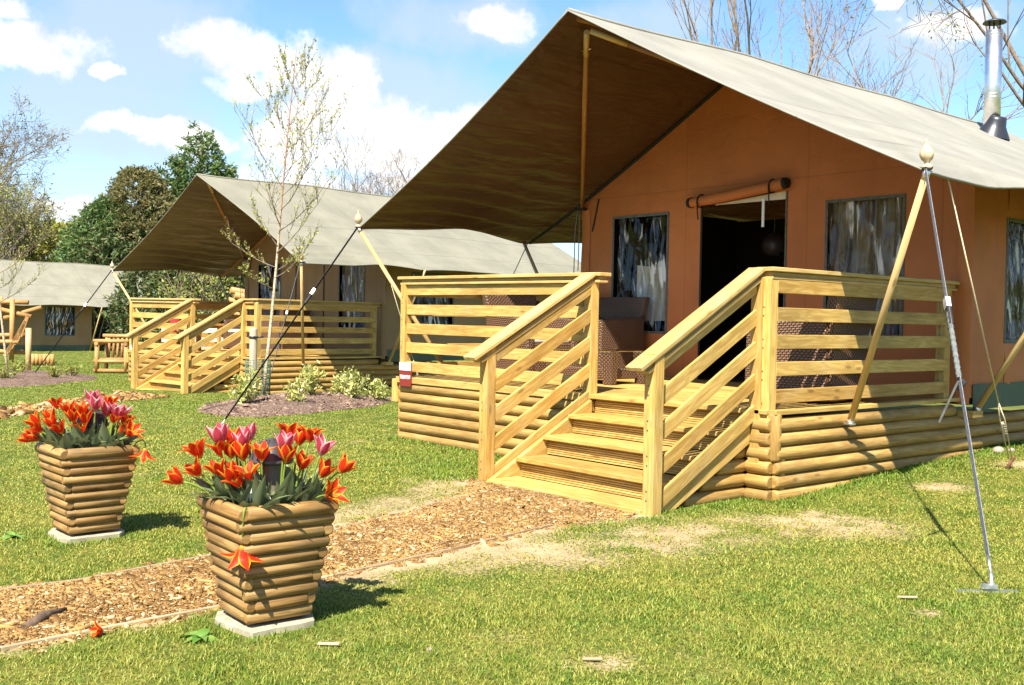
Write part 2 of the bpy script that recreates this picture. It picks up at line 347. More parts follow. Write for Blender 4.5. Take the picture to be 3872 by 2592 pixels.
def blade(T):
    G = T.new('ShaderNodeNewGeometry'); P = G.outputs['Position']; r = G.outputs['Random Per Island']
    n = T.noise(P, 2.4, 4, .6); n2 = T.noise(P, 11, 3, .6)
    c = T.mix(r, (.075, .17, .013), (.15, .25, .024))
    dry = T.mix(r, (.27, .27, .03), (.42, .36, .075))
    lush = T.new('ShaderNodeAttribute', attribute_name='lush').outputs['Fac']
    k = T.smooth(T.math('ADD', T.math('ADD', T.math('MULTIPLY', n, 1.0), T.math('MULTIPLY', n2, .55)), T.math('MULTIPLY', T.math('SUBTRACT', r, .5), .5)), .40, .93)
    k = T.math('MULTIPLY', k, T.math('SUBTRACT', 1., T.math('MULTIPLY', lush, .85)))
    c = T.mix(k, c, dry)
    p = T.new('ShaderNodeBsdfPrincipled'); T.set(p.inputs['Base Color'], c); p.inputs['Roughness'].default_value = .45; p.inputs['Specular IOR Level'].default_value = .25
    tr = T.new('ShaderNodeBsdfTranslucent'); T.set(tr.inputs[0], c)
    mx = T.new('ShaderNodeMixShader'); mx.inputs[0].default_value = .35
    T.l.new(p.outputs[0], mx.inputs[1]); T.l.new(tr.outputs[0], mx.inputs[2]); return mx.outputs[0]
M['blade'] = mat('grass_blade', blade)

# ------------------------------------------------------------------ mesh helpers
class MB:
    def __init__(s): s.v = []; s.f = []; s.uv = []; s.sm = []
    def add(s, vs, fs, uvs, smooth=False):
        o = len(s.v); s.v += [tuple(p) for p in vs]
        for f, u in zip(fs, uvs): s.f.append(tuple(i+o for i in f)); s.uv.append(u); s.sm.append(smooth)
        return s
    def hexa(s, c, L=None):
        """8 corners: c[0..3] start end (ccw), c[4..7] far end; UV u runs start -> far"""
        c = [Vector(p) for p in c]; L = L or (c[4]-c[0]).length; a = (c[1]-c[0]).length; b = (c[3]-c[0]).length
        q = lambda l, w, o=0: [(0, o), (l, o), (l, o+w), (0, o+w)]
        fs = [(0, 3, 2, 1), (4, 5, 6, 7), (0, 1, 5, 4), (1, 2, 6, 5), (2, 3, 7, 6), (3, 0, 4, 7)]
        us = [[(0, 0), (0, b), (a, b), (a, 0)], [(L, 0), (L, a), (L+b, a), (L+b, 0)]]
        for w, o in ((a, 0), (b, a), (a, a+b), (b, 2*a+b)): us.append([(0, o), (0, o+w), (L, o+w), (L, o)])
        return s.add(c, fs, us)
    def bar(s, p0, p1, w, h, up=(0, 0, 1)):
        p0, p1, up = Vector(p0), Vector(p1), Vector(up); d = (p1-p0).normalized()
        sd = d.cross(up).normalized(); u = sd.cross(d); A = sd*(w/2); B = u*(h/2)
        return s.hexa([p0-A-B, p0+A-B, p0+A+B, p0-A+B, p1-A-B, p1+A-B, p1+A+B, p1-A+B])
    def box(s, x0, x1, y0, y1, z0, z1):
        dx, dy, dz = x1-x0, y1-y0, z1-z0; mx, my, mz = (x0+x1)/2, (y0+y1)/2, (z0+z1)/2
        if dx >= dy and dx >= dz: return s.bar((x0, my, mz), (x1, my, mz), dy, dz)
        if dy >= dz: return s.bar((mx, y0, mz), (mx, y1, mz), dx, dz)
        return s.bar((mx, my, z0), (mx, my, z1), dx, dy, (0, 1, 0))
    def tube(s, pts, r, n=8, caps=True, smooth=True):
        pts = [Vector(p) for p in pts]; rr = r if isinstance(r, (list, tuple)) else [r]*len(pts)
        d0 = (pts[1]-pts[0]).normalized(); ref = Vector((0, 0, 1)) if abs(d0.z) < .9 else Vector((1, 0, 0))
        a = d0.cross(ref).normalized(); vs = []; L = 0; ls = []
        for i, p in enumerate(pts):
            t = (pts[min(i+1, len(pts)-1)]-pts[max(i-1, 0)]).normalized()
            a = (a-t*a.dot(t)).normalized(); b = t.cross(a)
            if i: L += (p-pts[i-1]).length
            ls.append(L)
            for k in range(n):
                an = 2*PI*k/n; vs.append(p+(a*math.cos(an)+b*math.sin(an))*rr[i])
        fs = []; us = []; c = 2*PI*max(rr)
        for i in range(len(pts)-1):
            for k in range(n):
                k2 = (k+1) % n; fs.append((i*n+k, i*n+k2, (i+1)*n+k2, (i+1)*n+k))
                us.append([(ls[i], c*k/n), (ls[i], c*(k+1)/n), (ls[i+1], c*(k+1)/n), (ls[i+1], c*k/n)])
        s.add(vs, fs, us, smooth)
        if caps:
            o = len(s.v)-len(vs); e = (len(pts)-1)*n
            for ring, off in ((range(n-1, -1, -1), 0), (range(n), e)):
                s.f.append(tuple(o+off+k for k in ring)); s.sm.append(False)
                s.uv.append([(.02*math.cos(2*PI*k/n), .02*math.sin(2*PI*k/n)) for k in ring])
        return s
    def lathe(s, prof, n=16, M=None, smooth=True):
        M = M or Matrix(); vs = []; fs = []; us = []
        for r, z in prof:
            for k in range(n): vs.append(M @ Vector((r*math.cos(2*PI*k/n), r*math.sin(2*PI*k/n), z)))
        for i in range(len(prof)-1):
            for k in range(n):
                k2 = (k+1) % n; fs.append((i*n+k, i*n+k2, (i+1)*n+k2, (i+1)*n+k)); us.append([(prof[i][1], .3*k/n), (prof[i][1], .3*(k+1)/n), (prof[i+1][1], .3*(k+1)/n), (prof[i+1][1], .3*k/n)])
        return s.add(vs, fs, us, smooth)
    def grid(s, fn, nu, nv, uvf=None, smooth=True):
        vs = []; uvs = []
        for i in range(nu+1):
            for j in range(nv+1):
                vs.append(fn(i/nu, j/nv)); uvs.append(uvf(i/nu, j/nv) if uvf else (i/nu, j/nv))
        w = nv+1; fs = []; us = []
        for i in range(nu):
            for j in range(nv):
                q = (i*w+j, (i+1)*w+j, (i+1)*w+j+1, i*w+j+1); fs.append(q); us.append([uvs[k] for k in q])
        return s.add(vs, fs, us, smooth)
    def build(s, name, m, parent=None, bevel=0, loc=None, segs=1):
        me = bpy.data.meshes.new(name); me.from_pydata(s.v, [], s.f); me.uv_layers.new(name='UVMap')
        me.uv_layers[0].data.foreach_set('uv', [c for u in s.uv for q in u for c in q])
        me.polygons.foreach_set('use_smooth', s.sm); me.materials.append(M[m] if isinstance(m, str) else m); me.update()
        o = bpy.data.objects.new(name, me); COL.objects.link(o)
        if parent is not None:
            o.parent = parent
            if parent.type == 'EMPTY' and 'bx' in parent: o.location = -Vector((parent['bx'], parent['by'], parent['bz']))
        if loc is not None: o.location = loc
        if bevel:
            b = o.modifiers.new('bevel', 'BEVEL'); b.width = bevel; b.segments = segs; b.limit_method = 'ANGLE'; b.angle_limit = .6
        return o
def tag(o, label=None, cat=None, group=None, kind=None):
    if label: o['label'] = label
    if cat: o['category'] = cat
    if group: o['group'] = group
    if kind: o['kind'] = kind
    return o
def thing(name, label, cat, base=(0, 0, 0), mtx=None, group=None):
    e = bpy.data.objects.new(name, None); COL.objects.link(e); e.empty_display_size = .1
    e.matrix_world = (mtx or Matrix()) @ Matrix.Translation(base)
    e['bx'], e['by'], e['bz'] = [float(c) for c in base]
    return tag(e, label, cat, group)
def copy_tree(o, parent=None, mtx=None):
    c = o.copy(); COL.objects.link(c); c.parent = parent
    if mtx is not None: c.matrix_world = mtx
    for ch in o.children: copy_tree(ch, c)
    return c
def struct(o): o['kind'] = 'structure'; return o
def quads(name, P, U, V, m, parent=None, kind=None, tri=False):
    """leaf mesh: diamonds centred on P with half axes U (length) and V (width)"""
    n = len(P); vs = np.stack([P-U, P+V*.9-U*.1, P+U, P-V*.9-U*.1], 1).reshape(-1, 3)
    me = bpy.data.meshes.new(name); me.vertices.add(4*n); me.vertices.foreach_set('co', vs.astype(np.float32).ravel())
    me.loops.add(4*n); me.loops.foreach_set('vertex_index', np.arange(4*n, dtype=np.int32)); me.polygons.add(n)
    me.polygons.foreach_set('loop_start', np.arange(0, 4*n, 4, dtype=np.int32)); me.polygons.foreach_set('loop_total', np.full(n, 4, np.int32))
    me.update(calc_edges=True); me.materials.append(M[m]); o = bpy.data.objects.new(name, me); COL.objects.link(o)
    if parent is not None: o.parent = parent
    return o
def unit(a): return a/np.maximum(np.linalg.norm(a, axis=1, keepdims=True), 1e-9)
def rand_leaves(rg, P, size, droop=0., out=None, aspect=.5, jit=1.):
    n = len(P); d = rg.normal(size=(n, 3))*jit
    if out is not None: d = d+out
    d[:, 2] -= droop; d = unit(d); w = unit(np.cross(d, rg.normal(size=(n, 3)))); L = (size*rg.uniform(.6, 1.3, n))[:, None]
    return d*L, w*L*aspect
# value noise on the plane, for the lawn
rgN = np.random.default_rng(5); NG = rgN.random((256, 256))
def vnoise(x, y, s):
    x = np.asarray(x)*s+90; y = np.asarray(y)*s+70; xi = np.floor(x).astype(int); yi = np.floor(y).astype(int); fx = x-xi; fy = y-yi
    fx = fx*fx*(3-2*fx); fy = fy*fy*(3-2*fy); g = lambda a, b: NG[a % 256, b % 256]
    return (g(xi, yi)*(1-fx)+g(xi+1, yi)*fx)*(1-fy)+(g(xi, yi+1)*(1-fx)+g(xi+1, yi+1)*fx)*fy
def fbm(x, y, s, o=4):
    t = 0; a = .5
    for i in range(o): t = t+a*vnoise(x+i*13.1, y-i*7.7, s*2**i); a *= .5
    return t/.94
def sstep(x, a, b): t = np.clip((np.asarray(x)-a)/(b-a), 0, 1); return t*t*(3-2*t)

# ------------------------------------------------------------------ ground
FW = np.array([-.7599, .6499]); RT = np.array([.6499, .7599])
def depth(x, y): return (np.asarray(x)-CAM.x)*FW[0]+(np.asarray(y)-CAM.y)*FW[1]
GD = np.array([-50, 0, 13, 18, 22, 38, 60, 300, 3000.]); GZ = np.array([-.62, -.62, -.63, -.72, -.76, -.88, -.92, -.6, -.6])
BED1 = [(-8.22,-.54),(-7.52,-.62),(-7.14,-.2),(-7.4,.6),(-7.77,1.25),(-8.06,1.9),(-8.7,2.6),(-9.35,3.19),(-10.1,3.3),(-10.5,2.7),(-10.3,1.8),(-9.9,.9),(-9.4,.2),(-8.8,-.3)]
BED2 = [(-15.2,-2.6),(-14.92,-1.4),(-15.0,-.7),(-15.69,.04),(-16.78,1.06),(-18.0,1.6),(-19.5,1.5),(-20.5,.6),(-20.2,-.8),(-18.5,-2.2)]
PF = [(-.13,-1.2),(-.19,-1.9),(0,-2.8),(.13,-3.58),(.30,-4.24),(.33,-4.7),(.36,-5.09),(.42,-6.4),(.5,-9.)]
PB = [(-1.86,-1.2),(-1.3,-1.66),(-1.0,-2.46),(-.76,-3.07),(-.59,-3.88),(-.47,-4.55),(-.49,-4.87),(-.55,-6.4),(-.7,-9.)]
FPF = [(-7.6,-3.9),(-8.39,-2.84),(-9.27,-2.0),(-10.71,-.46),(-11.3,.35)]
FPB = [(-8.9,-3.9),(-9.78,-2.48),(-10.67,-1.57),(-12.2,-.11),(-13.1,.1)]
def inpoly(x, y, P):
    x = np.asarray(x, float); y = np.asarray(y, float); c = np.zeros(x.shape, bool); n = len(P)
    for i in range(n):
        x0, y0 = P[i]; x1, y1 = P[(i+1) % n]
        if y0 == y1: continue
        c ^= ((y0 > y) != (y1 > y)) & (x < (x1-x0)*(y-y0)/(y1-y0)+x0)
    return c
def segdist(x, y, P, closed=False):
    x = np.asarray(x, float); y = np.asarray(y, float); d = np.full(x.shape, 1e9); n = len(P)
    for i in range(n if closed else n-1):
        x0, y0 = P[i]; x1, y1 = P[(i+1) % n]; dx, dy = x1-x0, y1-y0
        t = np.clip(((x-x0)*dx+(y-y0)*dy)/(dx*dx+dy*dy+1e-12), 0, 1); d = np.minimum(d, np.hypot(x-x0-t*dx, y-y0-t*dy))
    return d
def gz0(x, y):
    x = np.asarray(x, float); y = np.asarray(y, float)
    z = np.interp(depth(x, y), GD, GZ)
    z = z+.052*np.clip(y, 0, 6)*sstep(x, -2.5, -.2)*sstep(depth(x, y), 18, 10)
    return z+.016*(fbm(x, y, .55, 3)-.5)
def gz(x, y):
    return float(gz0(np.array([x]), np.array([y]))[0])
PATHP = PF+PB[::-1]; FPATHP = FPF+FPB[::-1]
RUT = [(-4.78,.11),(-4.16,-1.05),(-3.8,-2.1),(-3.5,-3.13),(-3.9,-4.2)]
WORN = [(-.05,-3.3),(.12,-2.75),(.40,-2.05),(.50,-1.3),(.62,-.8),(.85,-.45)]
WORN2 = [(-.95,-3.2),(-1.25,-2.5),(-1.5,-1.9),(-1.9,-1.5)]
def bare(x, y):
    n = fbm(x, y, 1.5, 4); n2 = fbm(x+31, y, 5.5, 3)
    b = .60*np.exp(-(segdist(x, y, WORN)/.55)**2)+.55*np.exp(-(segdist(x, y, WORN2)/.30)**2)+.36*np.exp(-(segdist(x, y, RUT)/.13)**2)
    b = b+.5*np.exp(-(segdist(x, y, PF[:7])/.1)**2)+.35*np.exp(-(segdist(x, y, PB[:7])/.1)**2)
    for px, py, r, a in ((.63,1.22,.22,.7),(.6,2.5,.3,.6),(1.76,-3.42,.15,.42),(1.95,-3.3,.2,.36),(1.3,-3.55,.16,.45),(2.2,-1.9,.1,.7),(1.9,-2.1,.12,.4),(.2,-4.6,.2,.3),(-2.2,-3.2,.5,.2),(1.05,-4.05,.14,.5),(-3.1,-3.6,.3,.25)):
        b = b+a*np.exp(-((x-px)**2+(y-py)**2)/r**2)
    n3 = fbm(x-7, y+3, 13, 3)
    return np.clip(b*(.30+.75*n2+.55*n3)+1.0*(n2-.53)*sstep(n, .4, .72)*sstep(depth(x, y), 14, 6), 0, 1)
def flat_obj(name, X, Y, Z, m):
    nu, nv = X.shape; me = bpy.data.meshes.new(name); co = np.stack([X, Y, Z], -1).reshape(-1, 3)
    i = np.arange(nu-1)[:, None]*nv+np.arange(nv-1)[None]; q = np.stack([i, i+nv, i+nv+1, i+1], -1).reshape(-1, 4)
    me.vertices.add(len(co)); me.vertices.foreach_set('co', co.astype(np.float32).ravel()); me.loops.add(q.size); me.loops.foreach_set('vertex_index', q.astype(np.int32).ravel())
    me.polygons.add(len(q)); me.polygons.foreach_set('loop_start', np.arange(0, q.size, 4, dtype=np.int32)); me.polygons.foreach_set('loop_total', np.full(len(q), 4, np.int32))
    me.polygons.foreach_set('use_smooth', np.ones(len(q), bool)); me.update(calc_edges=True); me.materials.append(M[m])
    o = bpy.data.objects.new(name, me); COL.objects.link(o); return o
dd = np.concatenate([[-400, -120, -40, -12, -4, 0], np.arange(2., 13, .07), 13*1.035**np.arange(0, 160)]); dd = dd[dd < 2800]
ss = np.arange(-7, 7.01, .09); tail = 7*1.09**np.arange(1, 68); ss = np.concatenate([-tail[::-1], ss, tail])
DD, SS = np.meshgrid(dd, ss, indexing='ij')
GX = CAM.x+FW[0]*DD+RT[0]*SS; GY = CAM.y+FW[1]*DD+RT[1]*SS
gnd = flat_obj('lawn', GX, GY, gz0(GX, GY), 'lawn'); struct(gnd)
at = gnd.data.attributes.new('bare', 'FLOAT', 'POINT'); at.data.foreach_set('value', bare(GX, GY).astype(np.float32).ravel())

def strip(name, A, B, m, n=60, k=8, dz=.006, cap=.0):
    def along(P, t):
        L = [0]
        for a, b in zip(P, P[1:]): L.append(L[-1]+math.dist(a, b))
        return np.interp(t*L[-1], L, [p[0] for p in P]), np.interp(t*L[-1], L, [p[1] for p in P])
    t = np.linspace(0, 1, n); ax, ay = along(A, t); bx, by = along(B, t); w = np.linspace(0, 1, k)[None]
    X = ax[:, None]*(1-w)+bx[:, None]*w; Y = ay[:, None]*(1-w)+by[:, None]*w
    Z = gz0(X, Y)+dz+cap*np.sin(PI*w)*np.ones_like(X)-.012*((w < .001)+(w > .999))
    return flat_obj(name, X, Y, Z, m)
struct(strip('bark_path', PF, PB, 'path', cap=.012)); struct(strip('bark_path_far', FPF, FPB, 'path', cap=.012))
def edging(name, P, lab, h=.015):
    mb = MB()
    for (x0, y0), (x1, y1) in zip(P, P[1:]): mb.bar((x0, y0, gz(x0, y0)), (x1, y1, gz(x1, y1)), .016, h*2)
    tag(mb.build(name, 'edging', bevel=.003), lab, 'path edging', 'timber edging strips along the bark path')
edging('path_edging', PF[1:], 'thin timber strip along the path edge nearest the open lawn')
edging('path_edging', PB[1:], 'thin timber strip along the path edge on the far tent side')
def mound(name, P, h, m):
    P = np.array(P); c = P.mean(0); n = len(P); t = np.linspace(0, n, 97)
    px = np.interp(t, np.arange(n+1), np.append(P[:, 0], P[0, 0])); py = np.interp(t, np.arange(n+1), np.append(P[:, 1], P[0, 1]))
    w = np.linspace(0, 1, 26)[:, None]; k = 1+.03*np.sin(t*5.1)+.02*np.sin(t*11)
    X = c[0]+(px-c[0])*w*k; Y = c[1]+(py-c[1])*w*k
    Z = gz0(X, Y)+h*(1-w**2.2)+.05*(fbm(X, Y, 2.5, 4)-.5)*(1-w**4)+.004-.02*(w > .99)
    o = flat_obj(name, X, Y, Z, m); return struct(o)
mound('mulch_bed', BED1, .15, 'mulch'); mound('mulch_bed_far', BED2, .14, 'mulch')
def bedz(x, y, P, h):
    c = np.array(P).mean(0); d = math.hypot(x-c[0], y-c[1]); e = float(segdist(np.array([x]), np.array([y]), P, True)[0]); w = d/(d+e)
    return gz(x, y)+h*(1-w**2.2)

# ------------------------------------------------------------------ timber deck with steps
def rowz(i): return -.105-.1*i
def deck(mtx, label, group, sx0, sx1, L=4.54, D=2.65, right_panel=False):
    R = thing('timber_deck', label, 'deck', (-2.2, 1.3, -.62), mtx, group)
    mb = MB()
    y = -.06
    while y < D-.02:
        mb.box(-L+.02, -.0, y, min(y+.115, D), -.03, 0.); y += .121
    mb.build('deck_floor', 'board', R, .003)
    MB().box(-L, sx0-.02, -.075, -.06, -.06, -.0).build('fascia_board', 'board', R, .003)
    MB().box(-.0, .055, -.02, D-.35, -.032, .0).build('edge_board', 'board', R, .003)
    MB().box(-.0, .05, D-.35, D-.02, -.03, .002).build('edge_board', 'board', R, .003)
    # round log cladding
    rg = random.Random(3)
    def log(p, q, r=.051):
        p = Vector(p); q = Vector(q); d = (q-p).normalized(); e = .022
        MB().tube([p, p+d*.006, p+d*e, q-d*e, q-d*.006, q], [r*.72, r*.88, r, r, r*.88, r*.72], 14).build('wall_log', 'log', R)
    for i in range(6):
        z = rowz(i); j = lambda: rg.uniform(-.004, .004)
        log((-L+.04+j(), -.02+j(), z), (sx0+.03, -.02+j(), z), .052); log((sx1-.06, -.02+j(), z), (.02+j(), -.02+j(), z), .052)
        if i < 5 or True:
            log((.02+j(), .0+j(), z), (.02+j(), [D-.1, 8, 8, 8, 5.2, 1.75][i], z), .052)
        log((-L+.02, .06, z), (-L+.02, 8 if i else D-.1, z))
        if i >= 2: log((sx1-.09, -.03, z), (sx1-.09, (z+.27)/.558-.1, z))
    log((.015, .02, -.36), (.015, .02, -.02), .05); MB().box(.0, .05, .06, .11, -.66, -.33).build('corner_block', 'board', R, .004)
    MB().box(-L-.11, -L-.01, -.05, .03, -.27, -.03).build('corner_block', 'board', R, .008)
    MB().box(-L+.0, -L+.06, -.04, .03, -.66, -.27).build('corner_block', 'board', R, .006)
    MB().box(.02, .17, D-.02, D+.16, -.165, -.105).build('bracket_block', 'board', R, .004)
    MB().box(-L-.17, -L-.02, D-.02, D+.16, -.165, -.105).build('bracket_block', 'board', R, .004)
    def post(hr, x0, x1, y0, y1, z0, z1):
        o = MB().box(x0, x1, y0, y1, z0, z1).build('post', 'board', hr, .004)
        if mtx == Matrix():
            z = z0+.12; k = 0
            while z < z1-.05:
                MB().tube([(x0+.4*(x1-x0), y0+.002, z), (x0+.4*(x1-x0), y0-.002, z)], .0065, 8).build('screw_head', 'screw', o); z += (.06, .165)[k % 2]; k += 1
        return o
    def caps(mk, ax):     # cap + neck + lip as one moulded handrail, ax: (p,q) centre line at z=1
        (p, q) = ax; p = Vector(p); q = Vector(q)
        dn = Vector((0, 0, 1))
        mb = MB(); mb.bar(p-dn*.015, q-dn*.015, .145, .03); d = (q-p).normalized()
        mb.bar(p+d*.03-dn*.046, q-d*.02-dn*.046, .075, .032); mb.bar(p+d*.025-dn*.073, q-d*.015-dn*.073, .105, .022)
        return mb.build('handrail', 'cap', R, .004)
    bz = [(.82, .92), (.622, .72), (.428, .528), (.236, .336), (.044, .142)]
    fz = lambda x: .02*(x/-4.5)          # left panel stands a touch taller at its outer end
    hr = caps(0, ((-L-.04, .025, 1.02), (sx0+.07, .025, 1.0)))
    for a, b in bz: MB().hexa([(-L+.06, -.0, a+.01), (-L+.06, .026, a+.01), (-L+.06, .026, b+.015), (-L+.06, 0, b+.015), (sx0-.06, 0, a), (sx0-.06, .026, a), (sx0-.06, .026, b), (sx0-.06, 0, b)]).build('rail_board', 'board', hr, .003)
    post(hr, -L+.0, -L+.075, -.03, .06, -.27, .945)
    hl = hr
    # side railing
    hr = caps(0, ((-.05, -.045, 1.0), (-.05, D-.0, 1.0)))
    for a, b in bz: MB().box(-.025, .0, .05, D-.14, a, b).build('rail_board', 'board', hr, .003)
    post(hr, -.092, -.002, -.035, .055, -.36, .925); post(hr, -.09, -.002, D-.2, D-.11, -.03, .925)
    if right_panel:
        hr = caps(0, ((sx1-.06, .025, 1.0), (-.12, .025, 1.0)))
        for a, b in bz: MB().box(sx1+.05, -.09, .0, .026, a, b).build('rail_board', 'board', hr, .003)
    # left railing (far end of the deck)
    hr = caps(0, ((-L+.04, .1, 1.0), (-L+.04, D-.05, 1.0)))
    for a, b in bz: MB().box(-L+.0, -L+.026, .06, D-.14, a, b).build('rail_board', 'board', hr, .003)
    post(hr, -L, -L+.09, D-.2, D-.11, 0, .925)
    # stair railings
    s = .548
    for side, (xa, xb) in enumerate(((sx0-.09, sx0+.0), (sx1-.03, sx1+.06))):
        xc = sx0-.05 if side == 0 else sx1-.0
        p = Vector((xc, -.04, 1.0)); q = Vector((xc, -1.29, 1.0-1.25*s))
        nrm = (q-p).cross(Vector((1, 0, 0))).normalized(); nrm = nrm if nrm.z > 0 else -nrm
        mb = MB(); mb.bar(p-nrm*.015, q-nrm*.015, .14, .03, nrm); d = (q-p).normalized()
        mb.bar(p-nrm*.046, q-d*.045-nrm*.046, .075, .032, nrm); mb.bar(p-nrm*.073, q-d*.06-nrm*.073, .105, .022, nrm)
        hr = mb.build('stair_handrail', 'cap', R, .004)
        post(hr, xa, xb, -.06, .03, -.4 if side else -.12, .93); post(hr, xa, xb, -1.15, -1.06, -.66, .4)
        x0, x1 = (sx0-.026, sx0-.004) if side == 0 else (sx1+.0, sx1+.022)
        for zt in (.93, .70, .475, .25, .03):
            a = Vector(((x0+x1)/2, -.03, zt-.056+.016)); b = Vector(((x0+x1)/2, -1.07, zt-.056+.016-1.04*.543)); MB().bar(a, b, x1-x0, .101, nrm).build('rail_board', 'board', hr, .003)
    # steps
    for i, (y0, z) in enumerate(((-1.17, -.602), (-.89, -.455), (-.615, -.302), (-.345, -.150), (-.095, .0))):
        if i < 4: t = MB().box(sx0+.045, sx1-.03, y0, y0+.31, z-.034, z).build('step_tread', 'board', R, .005)
        else: t = MB().box(sx0+.02, sx1-.03, y0, y0+.1, z-.034, z+.003).build('step_tread', 'board', R, .005)
        if i:
            mb = MB(); zb = z-.034-.118; mb.box(sx0+.05, sx1-.035, y0+.062, y0+.07, zb-.0, z-.034)
            for k in range(6): mb.box(sx0+.05, sx1-.035, y0+.05, y0+.0615, zb+.004+k*.0165, zb+.0155+k*.0165)
            mb.build('riser', 'board', t, .0015)
    for x0, x1 in ((sx0+.004, sx0+.044), (sx1-.032, sx1+.0-.004)):
        L1 = lambda y: -.035+.543*(y+.06)
        P = [(-.07, L1(-.07)), (-1.2, L1(-1.2)), (-1.2, -.66), (-.92, -.66), (-.07, L1(-.07)-.20)]
        vs = [(x0, y, z) for y, z in P]+[(x1, y, z) for y, z in P]; n = 5
        fs = [tuple(range(n-1, -1, -1)), tuple(range(n, 2*n))]+[(i, (i+1) % n, n+(i+1) % n, n+i) for i in range(n)]
        us = [[(vs[k][1]*1.1, vs[k][2]-.5*vs[k][1]) for k in f] for f in fs]
        MB().add(vs, fs, us).build('stringer', 'board', R, .003)
    return R
NEAR = Matrix()
FAR = Matrix.Translation((-11.81, 2.08, -.12)) @ Matrix.Rotation(math.radians(5.97), 4, 'Z')
deck(NEAR, 'nearest timber deck, with steps and the red tent sign', 'timber decks in front of the tents', -1.74, -.12)
deck(FAR, 'timber deck further back, behind the sapling and the mulch bed', 'timber decks in front of the tents', -2.12, -.46, right_panel=True)

# ------------------------------------------------------------------ safari tents
XC, ZE, ZR, HW, TY0, TYW, TY1 = -2.26, 1.58, 3.28, 3.31, .1, 2.65, 8.3
PY = [.1, 2.65, 5.4, 8.3]
def polefrac(Y):
    for a, b in zip(PY, PY[1:]):
        if Y <= b+1e-6: return (Y-a)/(b-a)
    return 1.
def roofpt(sd, s, t, dz=0.):
    Y = TY0+(TY1-TY0)*t; k = math.sin(PI*max(0, min(1, polefrac(Y))))
    Yr = Y+(.17 if sd > 0 else .05)*math.sin(PI*s)*max(0, 1-(Y-TY0)/1.6)
    x = XC+sd*(HW+.14*math.exp(-((Y-2.65)/.6)**2)*s**4-.15*k*max(0, (s-.55)/.45)**2)*s
    zr = ZR+.05*sstep(Y, .1, 2.4)-.02*k
    z = zr+(ZE-zr)*s-(.05 if sd > 0 else .03)*math.sin(PI*s)+.06*k*max(0, (s-.5)/.5)**2
    wr = sstep(s, .45, .95)*k
    z += (.034 if Y < 2.65 else .010)*wr*math.sin(s*78+1.6*math.sin(Y*2.1)+sd)+.008*k*math.sin(s*17+Y*1.3)*sstep(s, .1, .4)
    return Vector((x, Yr, z+dz))
def walltop(x): return ZR+.03+(ZE-ZR-.03)*abs(x-XC)/HW-.055*math.sin(PI*min(1, abs(x-XC)/HW))-.03
def finial(parent, p, ax):
    ax = Vector(ax).normalized(); Mx = Matrix.Translation(p) @ ax.to_track_quat('Z', 'Y').to_matrix().to_4x4()
    prof = [(.0, -.012), (.016, -.012), (.03, 0), (.034, .012), (.026, .024), (.015, .03), (.017, .04), (.034, .058), (.043, .082), (.041, .105), (.028, .128), (.014, .148), (.009, .165), (.011, .176), (.007, .186), (0, .188)]
    MB().lathe(prof, 16, Mx).build('finial', 'finial', parent)
